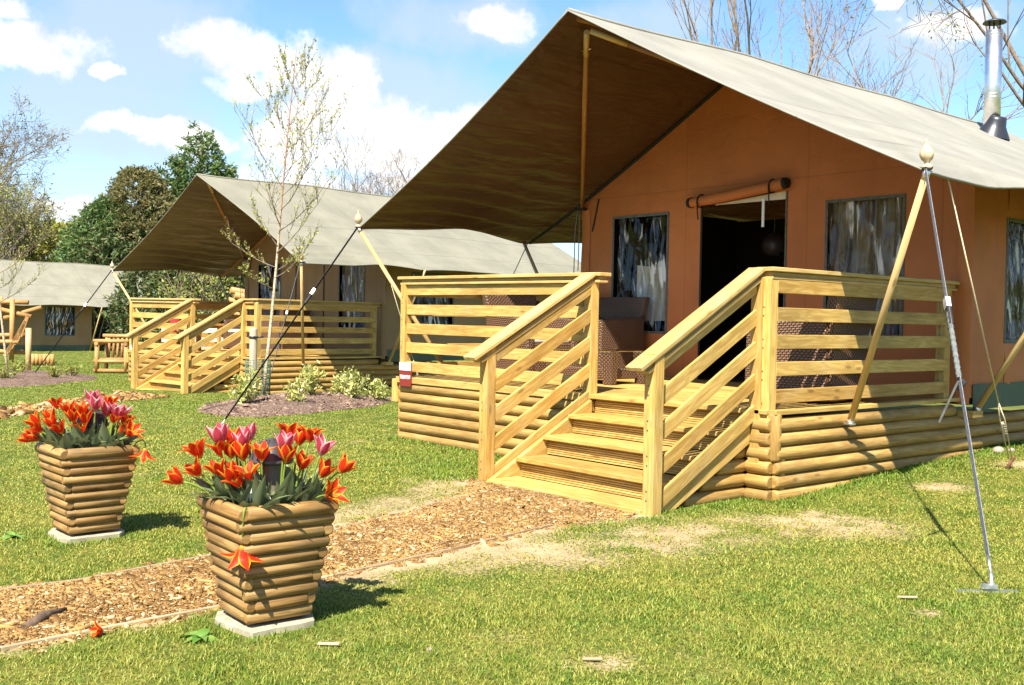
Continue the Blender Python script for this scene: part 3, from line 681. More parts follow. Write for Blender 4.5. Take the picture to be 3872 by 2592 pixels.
def tent(mtx, label, group, wall, roof, lining, webs, door_open, pegz, lowdeck=False):
    R = thing('safari_tent', label, 'tent', (XC, 5.0, -.05), mtx, group)
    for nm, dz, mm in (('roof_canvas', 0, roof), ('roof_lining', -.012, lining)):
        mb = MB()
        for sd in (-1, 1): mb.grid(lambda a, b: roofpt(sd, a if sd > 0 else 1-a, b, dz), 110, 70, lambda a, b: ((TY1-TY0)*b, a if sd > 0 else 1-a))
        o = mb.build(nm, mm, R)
    mb = MB()
    for sd in (-1, 1):
        mb.tube([roofpt(sd, i/30, 0, -.006) for i in range(31)], .008, 6); mb.tube([roofpt(sd, 1, i/60, -.006) for i in range(61)], .011, 6)
    mb.tube([roofpt(1, 0, i/20, .003) for i in range(21)], .018, 8)
    mb.build('roof_hem', roof, R)
    # front wall with openings
    WL, WR_ = XC-2.37, XC+2.37
    op = {'wl': (-4.12, -3.31, .5, 1.79), 'door': (-2.82, -1.77, .0, 1.92), 'wr': (-1.30, -.53, .45, 1.77)}
    xs = sorted({WL, WR_, XC}|{v for o in op.values() for v in o[:2]}|{-4.4, -3.0, -1.5, -.2}); mb = MB()
    def panel(x0, x1, za, zb, y=TYW):
        n = max(1, int((x1-x0)/.12)); k = 10
        mb.grid(lambda a, b: (x0+(x1-x0)*a, y, (za(x0+(x1-x0)*a) if callable(za) else za)*(1-b)+(zb(x0+(x1-x0)*a) if callable(zb) else zb)*b), n, k, lambda a, b: (x0+a*(x1-x0), b*2))
    for x0, x1 in zip(xs, xs[1:]):
        mid = (x0+x1)/2; hit = [v for kk, v in op.items() if v[0] < mid < v[1] and (kk != 'door' or door_open)]
        if hit:
            _, _, z0, z1 = hit[0]
            if z0 > .01: panel(x0, x1, -.03, z0)
            panel(x0, x1, z1, walltop)
        else: panel(x0, x1, -.03, walltop)
    fw_ = mb.build('front_wall', wall, R)
    for kk in ('wl', 'wr'):
        x0, x1, z0, z1 = op[kk]; rg = random.Random(hash(kk) % 97 if False else (3 if kk == 'wl' else 8)); ph = [rg.uniform(0, 6) for _ in range(6)]
        def fold(a, b): return .02*math.sin(a*23+ph[0]+1.1*b)*(.25+.75*b)+.013*math.sin(a*41+ph[1]-2*b)+.02*math.sin(b*7+ph[2]+a*4)*(1-b)+.012*math.sin(a*9+b*11+ph[3])
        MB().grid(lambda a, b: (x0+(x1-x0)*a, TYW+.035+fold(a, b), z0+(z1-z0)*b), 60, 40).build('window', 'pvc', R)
        if kk == 'wr': MB().grid(lambda a, b: (x0-.05+(x1-x0+.1)*a, TYW+.11+.022*math.sin(a*44+1.2*math.sin(b*5)), z0+.2+(z1+.03-z0-.2)*b), 70, 8).build('reflection_curtain', 'reflection_curtain', R)  # beige folds added to give this pane its pale reflected tone
        else: MB().grid(lambda a, b: (x0+.27+(x1-x0-.24)*a, TYW+.11+.012*math.sin(a*24), z0+.12+(.58+.05*(1-a))*b), 40, 8).build('reflection_curtain', 'cream_cushion', R)  # cream sheet added as the pale reflection low in this pane
        w = .024; mb = MB()
        for q in ((x0-w, x1+w, z1-.004, z1+w), (x0-w, x1+w, z0-w, z0+.004), (x0-w, x0+.004, z0+.004, z1-.004), (x1-.004, x1+w, z0+.004, z1-.004)): mb.box(q[0], q[1], TYW-.008, TYW-.002, q[2], q[3])
        mb.build('window_frame', 'grey_trim', R)
    dx0, dx1, _, dz1 = op['door']
    if door_open:
        pts = [(-2.93, TYW-.06, 1.885), (-2.6, TYW-.065, 1.905), (-2.2, TYW-.065, 1.945), (-1.76, TYW-.06, 1.99)]
        rl = MB().tube(pts, [.05, .056, .058, .056], 14, caps=False).build('rolled_door', wall, R)
        for c, e in ((pts[0], -1), (pts[-1], 1)): MB().tube([(c[0]+e*-.005, c[1], c[2]), (c[0]+e*.035, c[1], c[2]+e*.002)], [.06, .052], 12).build('roll_end', 'black_trim', rl)
        for x, z in ((-2.80, 1.893), (-1.90, 1.975)):
            MB().tube([(x+.06*math.sin(a)*.2, TYW-.062-.066*math.cos(a), z+.068*math.sin(a)) for a in [i*.5 for i in range(14)]]+[(x+.01, TYW-.13, z-.12), (x, TYW-.1, z-.2)], .007, 6).build('door_tie', 'black_trim', rl)
        MB().box(-2.05, -2.02, TYW-.02, TYW-.012, 1.58, 1.86).build('door_strap', 'white_plastic', R)
        MB().box(dx0-.02, dx0+.004, TYW-.012, TYW-.004, 0, 1.86).build('door_trim', 'black_trim', R); MB().box(dx1-.004, dx1+.012, TYW-.012, TYW-.004, 0, 1.92).build('door_trim', 'grey_trim', R)
        MB().grid(lambda a, b: (dx0+.15+(dx1-dx0-.15)*a, TYW+.02, 1.845+.085*b*(.1+.9*a)), 12, 3).build('door_lining', 'cream_cushion', R)
    else:
        for x in (-2.75, -1.8): MB().box(x-.012, x+.012, TYW-.012, TYW-.004, 0, 1.9).build('door_zip', 'black_trim', R)
    for x, z0, z1, lean in ((-4.42, 1.66, 2.04, .05), (-3.0, 1.5, 1.5, 0)):
        if z1 > z0: MB().bar((x-lean, TYW-.012, z0), (x+lean, TYW-.012, z1), .018, .006, (0, 1, 0)).build('tie_strap', 'black_trim', R)
    # side and back walls, skirt, corner flap
    for sd in (-1, 1):
        xw = XC+sd*2.37; mb = MB()
        segs = [(TYW, 3.3, 0), (3.3, 4.35, 1), (4.35, 5.9, 0), (5.9, 6.9, 1), (6.9, TY1-.25, 0)]
        for a, b, w in segs:
            for z0, z1 in (((.0, .5), (1.56, walltop(xw)+.02)) if w else ((.0, walltop(xw)+.02),)):
                mb.grid(lambda u, v: (xw+.012*math.sin((a+(b-a)*u)*6)*math.sin(PI*v)*sd, a+(b-a)*u, z0+(z1-z0)*v), 10, 8)
        mb.build('side_wall', wall, R)
        for a, b, w in segs:
            if w:
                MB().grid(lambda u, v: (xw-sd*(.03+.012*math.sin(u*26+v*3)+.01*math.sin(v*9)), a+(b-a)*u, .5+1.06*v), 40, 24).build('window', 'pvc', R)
                mb = MB()
                for q in ((a-.03, b+.03, 1.556, 1.59), (a-.03, b+.03, .47, .504), (a-.03, a+.004, .504, 1.556), (b-.004, b+.03, .504, 1.556)): mb.box(min(xw+sd*.004, xw+sd*.01), max(xw+sd*.004, xw+sd*.01), q[0], q[1], q[2], q[3])
                mb.build('window_frame', 'grey_trim', R)
        MB().grid(lambda u, v: (xw+sd*(.012+.006*math.sin(u*40)), TYW+.06+(TY1-.4-TYW)*u, -.10+.22*v), 30, 2).build('ground_skirt', 'skirt', R)
        MB().grid(lambda u, v: (xw-sd*.12+sd*.135*u, TYW-.012-.015*math.sin(PI*u)+.006*math.sin(v*17), -.05+(walltop(xw)-.03)*v), 5, 24).build('corner_flap', wall, R)
    mb = MB(); mb.grid(lambda u, v: (WL+(WR_-WL)*u, TY1-.3, -.03+(walltop(WL+(WR_-WL)*u)+.03)*v), 20, 8); mb.build('back_wall', wall, R)
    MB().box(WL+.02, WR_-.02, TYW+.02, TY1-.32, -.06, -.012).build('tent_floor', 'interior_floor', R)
    mb = MB(); mb.grid(lambda u, v: (WL+.15+(WR_-WL-.3)*u, 5.4, .0+1.98*v), 6, 4); mb.build('shade_partition', 'dark_interior', R)
    for sd in (-1, 1): MB().grid(lambda u, v: (XC+sd*2.22, TYW+.05+(5.4-TYW-.05)*u, 2.0*v), 6, 4).build('shade_partition', 'dark_interior', R)  # near-black side sheets added to keep the doorway view in deep shade
    # frame: rafters, struts, ridge pole, eave poles
    for sd in (-1, 1):
        a = roofpt(sd, .0, (TYW-TY0)/(TY1-TY0), -.06); b = roofpt(sd, .97, (TYW-TY0)/(TY1-TY0), -.055)
        mid = [roofpt(sd, k/10, (TYW-TY0)/(TY1-TY0), -.05) for k in range(1, 10)]
        MB().tube([a]+mid+[b], .02, 8).build('rafter', 'black_trim' if door_open else 'strut', R)
        tc = Vector((XC+sd*2.35, TYW-.05, walltop(XC+2.37)-.05)); ap = Vector((XC+sd*.03, TY0+.26, ZR-.14)); d = (tc-ap).normalized()
        st = MB().tube([ap, tc], .024, 12).build('ridge_strut', 'strut', R)
        MB().tube([ap-d*.01, ap+d*.34], .0265, 12).build('joint_sleeve', 'pole', st)
        if sd < 0: MB().tube([ap+d*.26-Vector((.06, 0, 0)), ap+d*.26+Vector((.06, 0, 0))], .005, 6).build('joint_pin', 'steel', st)
        MB().box(tc.x-.05, tc.x+.05, tc.y-.03, tc.y+.03, tc.z-.035, tc.z-.005).build('strut_bracket', 'rubber', st)
    MB().tube([(XC, TY0+.12, ZR-.05), (XC, TY1-.1, ZR-.01)], .026, 10).build('ridge_pole', 'strut', R)
    for sd in (-1, 1):
        xl = .10 if sd > 0 else -4.63
        for (Y, foot, part) in ((TY0, (xl, .84, -.12), 'front'), (TYW, (xl+sd*.05, 2.73, -.10), 'wall')):
            top = roofpt(sd, 1, (Y-TY0)/(TY1-TY0))
            foot = Vector(foot)
            if part == 'front' and sd < 0: foot = Vector((-4.66, .74, -.06))
            d = (top-foot).normalized(); q = top+Vector((0, 0, .0))
            pl = MB().tube([foot, q], [.026, .021], 12).build('eave_pole', 'pole', R)
            MB().tube([foot-d*.004, foot+d*.03], .0275, 12).build('ferrule', 'steel' if door_open else 'pole', pl)
            if part == 'front' and sd > 0: MB().box(foot.x-.06, foot.x+.03, foot.y-.03, foot.y+.03, foot.z-.016, foot.z-.004).build('foot_bracket', 'steel', pl)
            if part == 'front':
                finial(pl, q+Vector((0, 0, .012)), (-.04*sd, -.05, 1)); MB().tube([q-d*.05, q+Vector((0, 0, .005))], .024, 10).build('ferrule', 'galvanised', pl)
                MB().tube([q+Vector((.03*math.cos(a), .03*math.sin(a), .012+.006*math.sin(3*a))) for a in [i*.55 for i in range(13)]], .006, 6).build('eyelet_ring', 'black_trim', pl)
    # webbing straps from the front corners to the ground
    for sd, peg, wb in ((-1, (-5.71, -1.45), webs[0]), (1, (2.17, -1.30), webs[1])):
        a = roofpt(sd, 1, 0)+Vector((0, -.02, .0)); Wp = mtx @ Vector((peg[0], peg[1], 0)); pz = (mtx.inverted() @ Vector((Wp.x, Wp.y, gz(Wp.x, Wp.y)))).z
        b = Vector((peg[0], peg[1], pz+.05)); st = MB().bar(a, b-(b-a).normalized()*.12, .034, .004, (-.75, -.6, .2)).build('guy_strap', wb, R)
        d = (b-a).normalized(); L = (b-a).length; k = .38 if sd > 0 else .32
        c = a+d*L*k
        MB().bar(c-d*.0, c+d*.07, .04, .028, (-.7, -.7, .1)).build('ratchet', 'galvanised', st); MB().bar(c+d*.06, c+d*.19, .034, .02, (-.7, -.7, .1)).build('ratchet_tail', 'black_trim', st)
        if sd > 0 and door_open:
            pts = [c+d*(.1+.46*k/80) for k in range(81)]
            MB().tube(pts, [.0125+.0045*((k*1.0 % 7)/7) for k in range(81)], 8).build('strap_wrap', 'grey_trim', st); e = pts[-1]
            for k in range(6): MB().tube([pts[8+12*k]+Vector((.0185*math.cos(q), .006*math.sin(q), .0185*math.sin(q)*.4+.004*math.cos(q))) for q in [i*.5 for i in range(14)]], .0028, 4).build('wrap_band', 'black_trim', st)
            MB().tube([e, e+Vector((.03, 0, -.02)), e+Vector((.0, -.01, -.06))], .012, 6).build('strap_knot', 'black_trim', st)
            MB().bar(e, e+Vector((-.09, -.03, -.24)), .022, .003, (-.7, -.7, .1)).build('strap_end', 'grey_trim', st)
        pg = MB().tube([b-d*.13, b-d*.04], .007, 6).tube([b-d*.04, b+Vector((0, 0, -.06))], .009, 6).build('ground_hook', 'galvanised', R)
        if sd > 0 and door_open:
            cx, cy_ = peg; rr = Vector((RT[0], RT[1], 0)); cz = pz+.012
            MB().bar(Vector((cx, cy_, cz-.010))-rr*.17, Vector((cx, cy_, cz-.007))+rr*.12, .02, .012).build('anchor_bar', 'galvanised', pg); MB().bar(Vector((cx, cy_, cz+.015))-rr*.05, Vector((cx, cy_, cz+.015))+rr*.02, .03, .02).build('anchor_plate', 'galvanised', pg)
    # ropes
    def rope(name, pts, r, mm): return MB().tube(pts, r, 6).build(name, mm, R)
    RY, RP = (.62, (.66, 2.25)) if door_open else (1.95, (.85, 2.9))
    t1 = roofpt(1, .985, (RY-TY0)/(TY1-TY0), -.02); Wp = mtx @ Vector((*RP, 0)); pz = (mtx.inverted() @ Vector((Wp.x, Wp.y, gz(Wp.x, Wp.y)))).z
    pb = Vector((*RP, pz+.1)); rp = rope('guy_rope', [t1, t1+(pb-t1)*.82], .0055, 'rope_beige')
    c = t1+(pb-t1)*.78
    for dxx in (-.012, .012): MB().tube([c, c+(pb-c)*.3+Vector((dxx*1.6, 0, 0)), pb+Vector((dxx, 0, -.02))], .005, 6).build('rope_loop', 'rope_beige', rp)
    MB().tube([c+(pb-c)*(.35+.25*i/40)+Vector((.016*math.cos(i*.9), .016*math.sin(i*.9), 0)) for i in range(41)], .005, 5).build('rope_knot', 'rope_beige', rp)
    MB().tube([pb+Vector((.02, .02, .0)), pb+Vector((-.02, -.03, -.12))], .014, 8).build('rope_peg', 'rusty', R)
    xl = XC-2.37; zt = walltop(xl)
    rope('wall_cord', [(xl-.02, TYW-.07, zt-.02), (xl-.05, TYW-.09, zt-.3), (xl-.12, TYW-.05, .0)], .006, 'rope_grey'); rope('wall_cord', [(xl-.02, TYW-.05, zt-.05), (xl+.0, TYW-.07, zt-.32), (xl-.03, TYW-.05, zt-.8)], .006, 'rope_grey')
    wt = roofpt(-1, .98, (TYW-TY0)/(TY1-TY0), -.03); rope('wall_cord', [wt, wt+Vector((-.03, -.1, -.22)), wt+Vector((-.3, -.5, -1.3))], .006, 'rope_grey')
    return R
near = tent(NEAR, 'nearest tent with rust-orange front, rolled-up door and steel flue', 'canvas safari tents', 'orange', 'roof', 'lining', ('black_web', 'grey_web'), True, -.62)
far = tent(FAR, 'middle tent with tan zipped-up front, seen behind the sapling', 'canvas safari tents', 'tan', 'roof_far', 'lining_far', ('black_web', 'grey_web'), False, -.7)
# flue through the nearest roof
FX, FY, FZ = -1.80, 7.0, 3.13
fl = MB().tube([(FX, FY, FZ-.1), (FX, FY, FZ+1.2)], .1, 28).build('flue_pipe', 'steel', near)
for z in (1.15, .40, .36): MB().tube([(FX, FY, FZ+z), (FX, FY, FZ+z+.014)], .103, 28).build('pipe_band', 'steel', fl)
MB().lathe([(.215, -.09), (.18, -.03), (.15, .02), (.128, .06), (.118, .12), (.106, .17), (.1, .17)], 28, Matrix.Translation((FX+.03, FY, FZ-.04)) @ Matrix.Rotation(math.radians(15), 4, 'Y')).build('rubber_boot', 'rubber', fl)
MB().lathe([(0, .05), (.06, .045), (.13, .02), (.142, .0), (.135, .0), (.06, .02), (0, .02)], 24, Matrix.Translation((FX, FY, FZ+1.3))).build('cowl', 'cowl_black', fl)
for a in (0, 2.1, 4.2): MB().tube([(FX+.07*math.cos(a), FY+.07*math.sin(a), FZ+1.19), (FX+.07*math.cos(a), FY+.07*math.sin(a), FZ+1.32)], .01, 6).build('cowl_bracket', 'cowl_black', fl)
# third tent, turned round, further off
T3 = Matrix.Translation((-41.4, 10.4, -.78)) @ Matrix.Rotation(PI, 4, 'Z')
third = copy_tree(far, None, T3 @ Matrix.Translation((XC, 5.0, -.05)))
third['label'] = 'farthest tent at the left edge, seen side-on with olive roof'
ps = MB()
for i in range(12): ps.box(-38.2, -35.4, 9.35, 9.40, -.8+i*.155, -.8+i*.155+.15)
ps.build('timber_screen', 'rustic'); tag(bpy.data.objects['timber_screen'], 'boarded timber screen at the front end of the farthest tent', 'screen')

# tent sign
sg = MB().box(-4.45, -4.25, -.090, -.078, -.09, .15).build('tent_sign', 'sign_red'); tag(sg, 'dark red TENT 18 sign with a white top on the nearest deck corner', 'sign')
MB().box(-4.45, -4.25, -.0935, -.0902, .07, .15).build('sign_header', 'sign_white', sg)
def text(body, size, loc, m, parent, name='sign_text'):
    c = bpy.data.curves.new(name, 'FONT'); c.body = body; c.size = size; c.align_x = 'CENTER'; c.align_y = 'CENTER'; c.extrude = .0015; c.offset = .0012*size/.05
    t = bpy.data.objects.new(name, c); COL.objects.link(t); dg = bpy.context.evaluated_depsgraph_get(); me = bpy.data.meshes.new_from_object(t.evaluated_get(dg)); bpy.data.objects.remove(t)
    me.materials.clear(); me.materials.append(M[m]); o = bpy.data.objects.new(name, me); COL.objects.link(o); o.parent = parent; o.rotation_euler = (PI/2, 0, 0); o.location = loc; return o
text('TENT', .052, (-4.374, -.0925, .0), 'sign_white', sg); text('18', .052, (-4.284, -.0925, .0), 'sign_white', sg, 'sign_number')
MB().add([(-4.41, -.0945, .095), (-4.36, -.0945, .11), (-4.32, -.0945, .13), (-4.35, -.0945, .105)], [(0, 1, 2, 3)], [[(0, 0)]*4]).build('sign_emblem', 'sign_red', sg)
s2 = thing('tent_sign', 'small white sign on the post of the deck further back', 'sign', (-4.42, -.05, 0), FAR)
MB().box(-4.46, -4.34, -.05, -.036, .0, .09).build('sign_panel', 'sign_white', s2); MB().box(-4.46, -4.34, -.05, -.036, -.11, -.03).build('sign_panel', 'sign_white', s2)

# ------------------------------------------------------------------ furniture on the decks
def wicker_chair(label, loc, rz, mtx=Matrix(), group='wicker chairs on the decks'):
    """faces -Y in its own frame, origin at the middle of its base"""
    t = thing('wicker_armchair', label, 'armchair', (0, 0, 0), mtx @ Matrix.Translation(loc) @ Matrix.Rotation(rz, 4, 'Z'), group)
    w, dpt = .37, .36
    MB().box(-w+.09, w-.09, -dpt+.02, dpt-.1, .04, .36).build('seat_base', 'wicker', t, .012)
    for s in (-1, 1):
        x0, x1 = sorted((s*w, s*(w-.10)))
        MB().hexa([(x0, -dpt, .02), (x1, -dpt, .02), (x1, -dpt+.01, .62), (x0, -dpt+.01, .62), (x0, dpt-.02, .02), (x1, dpt-.02, .02), (x1, dpt-.03, .66), (x0, dpt-.03, .66)]).build('arm', 'wicker', t, .018, segs=2)
    MB().hexa([(-w+.08, dpt-.14, .3), (w-.08, dpt-.14, .3), (w-.08, dpt-.03, .3), (-w+.08, dpt-.03, .3), (-w+.0, dpt-.02, .88), (w-.0, dpt-.02, .88), (w-.0, dpt+.07, .88), (-w+.0, dpt+.07, .88)]).build('backrest', 'wicker', t, .02, segs=2)
    MB().hexa([(-w+.06, dpt-.05, .02), (w-.06, dpt-.05, .02), (w-.06, dpt-.0, .02), (-w+.06, dpt-.0, .02), (-w+.04, dpt-.03, .5), (w-.04, dpt-.03, .5), (w-.04, dpt+.02, .5), (-w+.04, dpt+.02, .5)]).build('back_panel', 'wicker', t, .01)
    MB().box(-w+.105, w-.105, -dpt+.03, dpt-.14, .362, .43).build('seat_cushion', 'cream_cushion', t, .025, segs=3)
    return t
wicker_chair('brown wicker armchair against the left railing of the nearest deck', (-4.04, 1.33, 0), PI/2)
wicker_chair('brown wicker armchair under the left window of the nearest tent', (-3.86, 2.18, 0), 0)
wicker_chair('brown wicker armchair behind the right-hand railing of the nearest deck', (-.47, 1.13, 0), -PI/2+.12)
wicker_chair('brown wicker chair on the right of the deck further back', (-1.0, 1.1, 0), -PI/2+.2, FAR)
wicker_chair('brown wicker chair in the middle of the deck further back', (-2.3, 1.9, 0), .2, FAR)
wicker_chair('brown wicker chair half hidden by the steps of the deck further back', (-3.3, 1.9, 0), .1, FAR)
tb = thing('coffee_table', 'low brown wicker table with a glass top on the nearest deck', 'table', (-2.98, 1.25, 0))
MB().box(-3.36, -2.55, .98, 1.45, .05, .15).build('shelf', 'wicker', tb, .01)
for x in (-3.38, -2.6):
    for y in (.96, 1.40): MB().hexa([(x, y, 0), (x+.11, y, 0), (x+.11, y+.08, 0), (x, y+.08, 0), (x-.02, y-.01, .315), (x+.13, y-.01, .315), (x+.13, y+.09, .315), (x-.02, y+.09, .315)]).build('leg', 'wicker', tb, .008)
MB().box(-3.42, -2.47, .93, 1.5, .318, .33).build('glass_top', 'glass', tb, .002)
MB().box(-2.36, -1.75, 4.7, 5.1, 0, .9).build('kitchen_dresser', 'rustic', None, .01); dr = bpy.data.objects['kitchen_dresser']; tag(dr, 'dim wooden dresser seen through the open tent door', 'dresser')
MB().box(-2.42, -1.69, 4.65, 5.12, .9, .94).build('worktop', 'board', dr, .005)
pl = thing('pendant_lamp', 'round dark pendant lamp hanging inside the open tent door', 'lamp', (-2.80, 3.9, 1.45))
MB().lathe([(0, .14), (.05, .135), (.12, .08), (.15, 0), (.12, -.08), (.05, -.12)], 18, Matrix.Translation((-2.80, 3.9, 1.5))).build('lamp_shade', 'lamp_dark', pl)
MB().tube([(-2.80, 3.9, 1.62), (-2.80, 3.9, 2.7)], .005, 6).build('cord', 'grey_trim', pl)
# far deck: a table, a red cloth, a reed screen behind
ft = thing('picnic_table', 'small wooden table behind the railings of the deck further back', 'table', (-3.3, .8, 0), FAR)
MB().box(-3.8, -2.9, .5, 1.1, .5, .54).build('table_top', 'rustic', ft, .005)
for x in (-3.75, -3.0):
    for y in (.55, 1.0): MB().box(x, x+.06, y, y+.06, 0, .5).build('leg', 'rustic', ft)

# ------------------------------------------------------------------ planters
def planter(label, loc, rz):
    t = thing('log_planter', label, 'planter', (0, 0, 0), Matrix.Translation(loc) @ Matrix.Rotation(rz, 4, 'Z'), 'log planters beside the bark path')
    n = 10; H = .41; r = .0262; b, tp = .118, .186
    for i in range(n):
        z = .035+H*i/(n-1); h = b+(tp-b)*i/(n-1); e = .03
        for k in range(4):
            lng = (i+k) % 2; ex = .02 if lng else -.014
            a = Vector((-h-ex, -h, z)); q = Vector((h+ex, -h, z)); Rm = Matrix.Rotation(k*PI/2, 3, 'Z')
            rr = r*(1.12 if i == n-1 else 1)
            jit = ((i*7+k*3) % 5-2)*.0012
            MB().tube([Rm @ (a+Vector((0, jit, 0))), Rm @ (q+Vector((0, jit, 0)))], rr, 14).build('log', 'planter_log', t, .008)
    hh = tp-.03
    MB().grid(lambda a, c: (-hh+2*hh*a, -hh+2*hh*c, H-.012+.02*math.sin(PI*a)*math.sin(PI*c)+.008*math.sin(a*31+c*17)), 14, 14).build('soil', 'soil', t)
    MB().box(-b+.01, b-.01, -b+.01, b-.01, .02, .3).build('liner', 'soil', t)
    return t
P1 = Vector((.595, -4.168, -.597)); P2 = Vector((-1.468, -4.182, -.605))
P1.z = gz(P1.x, P1.y)+.03; P2.z = gz(P2.x, P2.y)+.03
planter('nearer log planter of tulips, in front of the bark path', P1, -.05)
planter('log planter of tulips further left, on the grass beyond the path', P2, .014)
for P, lab, sz in ((P1, 'cracked pale concrete slab under the nearer planter', .168), (P2, 'pale concrete slab under the planter further left', .172)):
    mb = MB(); rg = random.Random(int(sz*1000)); n = 14
    pts = []
    for k in range(n):
        a = 2*PI*k/n+.2; rr = sz/max(abs(math.cos(a)), abs(math.sin(a))); rr = min(rr, sz*1.3)*rg.uniform(.93, 1.05); pts.append((P.x+rr*math.cos(a), P.y+rr*math.sin(a)))
    vs = [(x, y, P.z-.05) for x, y in pts]+[(x, y, P.z-.004) for x, y in pts]
    mb.add(vs, [tuple(range(n, 2*n))]+[(i, (i+1) % n, n+(i+1) % n, n+i) for i in range(n)], [[(0, 0)]*n]+[[(0, 0)]*4]*n)
    tag(mb.build('concrete_slab', 'concrete', bevel=.004), lab, 'slab')
for c, lab in ((P1, 'dark domed bollard light among tulips in the nearer planter'), (P2, 'dark domed bollard light among tulips in the left planter')):
    b = Vector((c.x-.01-.03*(c.x < 0), c.y+.02+.02*(c.x < 0), c.z+.385-.04*(c.x < 0))); t = thing('bollard_light', lab, 'bollard light', b, None, 'bollard lights in the planters')
    top = .295
    MB().lathe([(.042, 0), (.042, top-.08)], 18, Matrix.Translation(b)).build('post', 'lamp_body', t)
    MB().lathe([(.001, top+.024), (.014, top+.023), (.017, top+.016), (.040, top+.010), (.062, top-.008), (.077, top-.034), (.082, top-.056), (.088, top-.060), (.088, top-.074), (.08, top-.076), (.05, top-.075)], 28, Matrix.Translation(b)).build('dome', 'lamp_dark', t)
    for k in range(8):
        a = k*PI/4; MB().tube([b+Vector((rr*math.cos(a), rr*math.sin(a), zz)) for rr, zz in ((.018, top+.0165), (.041, top+.0105), (.063, top-.0075), (.078, top-.0335), (.083, top-.0555))], .0022, 5, smooth=True).build('rib', 'lamp_dark', t)

# tulips: one prototype per colour, then copies
def bloom_mesh(op, seed):
    mb = MB(); rg = random.Random(seed)
    for k in range(6):
        a = k*PI/3+rg.uniform(-.15, .15); inner = k % 2; H = .082*(1.0 if inner else .95)*rg.uniform(.92, 1.06); o_ = op*(.75 if inner else 1.1)*rg.uniform(.8, 1.25); wd = .034*rg.uniform(.9, 1.1)
        def f(u, v):
            x = (u-.5)*2; w = wd*(math.sin(PI*min(1, v*.80+.13))**.8)*(1-max(0, v-.72)**1.4*2.4); w = max(w, .0004)
            rad = .005+.027*math.sin(min(1, v*1.5)*PI/2)+o_*max(0, v-.45)**1.5
            z = H*v-.55*o_*max(0, v-.6)**1.2
            th = a+x*w/max(.02, rad+.004)*.8
            return (rad*math.cos(th)*(1-.1*x*x), rad*math.sin(th)*(1-.1*x*x), z)
        mb.grid(f, 6, 8, lambda u, v: ((u-.5)*2, v))
    return mb
tul_pro = {}
def bezier(p0, p1, p2, n=7): return [p0*(1-t)**2+p1*2*t*(1-t)+p2*t*t for t in [i/n for i in range(n+1)]]
def tleaf_mesh(mb, base, dirn, L, W, bend, rg):
    dirn = Vector((dirn[0], dirn[1], 0)).normalized(); sd = Vector((-dirn.y, dirn.x, 0)); tw = rg.uniform(-.5, .5)
    def f(u, v):
        x = (u-.5)*2; w = W*(math.sin(PI*min(1, .12+.88*v))**.75)*(1-v**6)
        c = base+dirn*(L*(.28*v+bend*v*v))+Vector((0, 0, L*(v*(1.0-.35*bend)-bend*.75*v*v)))
        ca, sa = math.cos(tw*v), math.sin(tw*v)
        return c+(sd*ca+Vector((0, 0, sa)))*(x*w)+dirn*(-.28*w*x*x)+Vector((0, 0, .22*w*x*x))
    mb.grid(f, 4, 7, lambda u, v: ((u-.5)*2, v))
O1 = [(.413,-4.372,.034),(.401,-4.444,-.066),(.429,-4.381,-.036),(.511,-4.333,-.03),(.55,-4.294,-.053),(.582,-4.283,-.069),(.579,-4.238,-.048),(.544,-4.17,.023),(.534,-4.244,.029),(.473,-4.306,.039),(.427,-4.234,.074),(.478,-4.268,.034),(.615,-4.099,.018),(.716,-4.084,0),(.571,-4.07,.104),(.603,-4.033,.083),(.648,-4.012,.098),(.741,-4.006,-.034),(.78,-3.943,-.016),(.85,-4.042,-.098)]
K1 = [(.486,-4.319,.088),(.526,-4.244,.072),(.499,-4.204,.095),(.649,-4.125,.068),(.764,-4.024,.058)]
O2 = [(-1.629,-4.293,.071),(-1.544,-4.26,.042),(-1.514,-4.241,.005),(-1.522,-4.191,.045),(-1.484,-4.189,-.005),(-1.449,-4.224,-.058),(-1.596,-4.332,.007),(-1.565,-4.331,-.029),(-1.535,-4.299,-.057),(-1.626,-4.392,-.027),(-1.585,-4.394,-.052),(-1.613,-4.39,-.098),(-1.63,-4.42,-.102),(-1.456,-4.065,.08),(-1.367,-4.077,.004),(-1.37,-4.018,-.013),(-1.34,-4.043,-.063),(-1.268,-4.031,-.062)]
K2 = [(-1.474,-4.155,.104),(-1.464,-4.141,.065),(-1.405,-4.102,.036),(-1.361,-4.041,.024),(-1.356,-4.071,.039)]
rgT = random.Random(11)
protos = {}
for kind in ('orange', 'pink'):
    protos[kind, 4] = bloom_mesh(.15, 77)
    for k in range(4): protos[kind, k] = bloom_mesh([.03, .055, .02, .08][k]*(1.0 if kind == 'orange' else .75), 20+k)
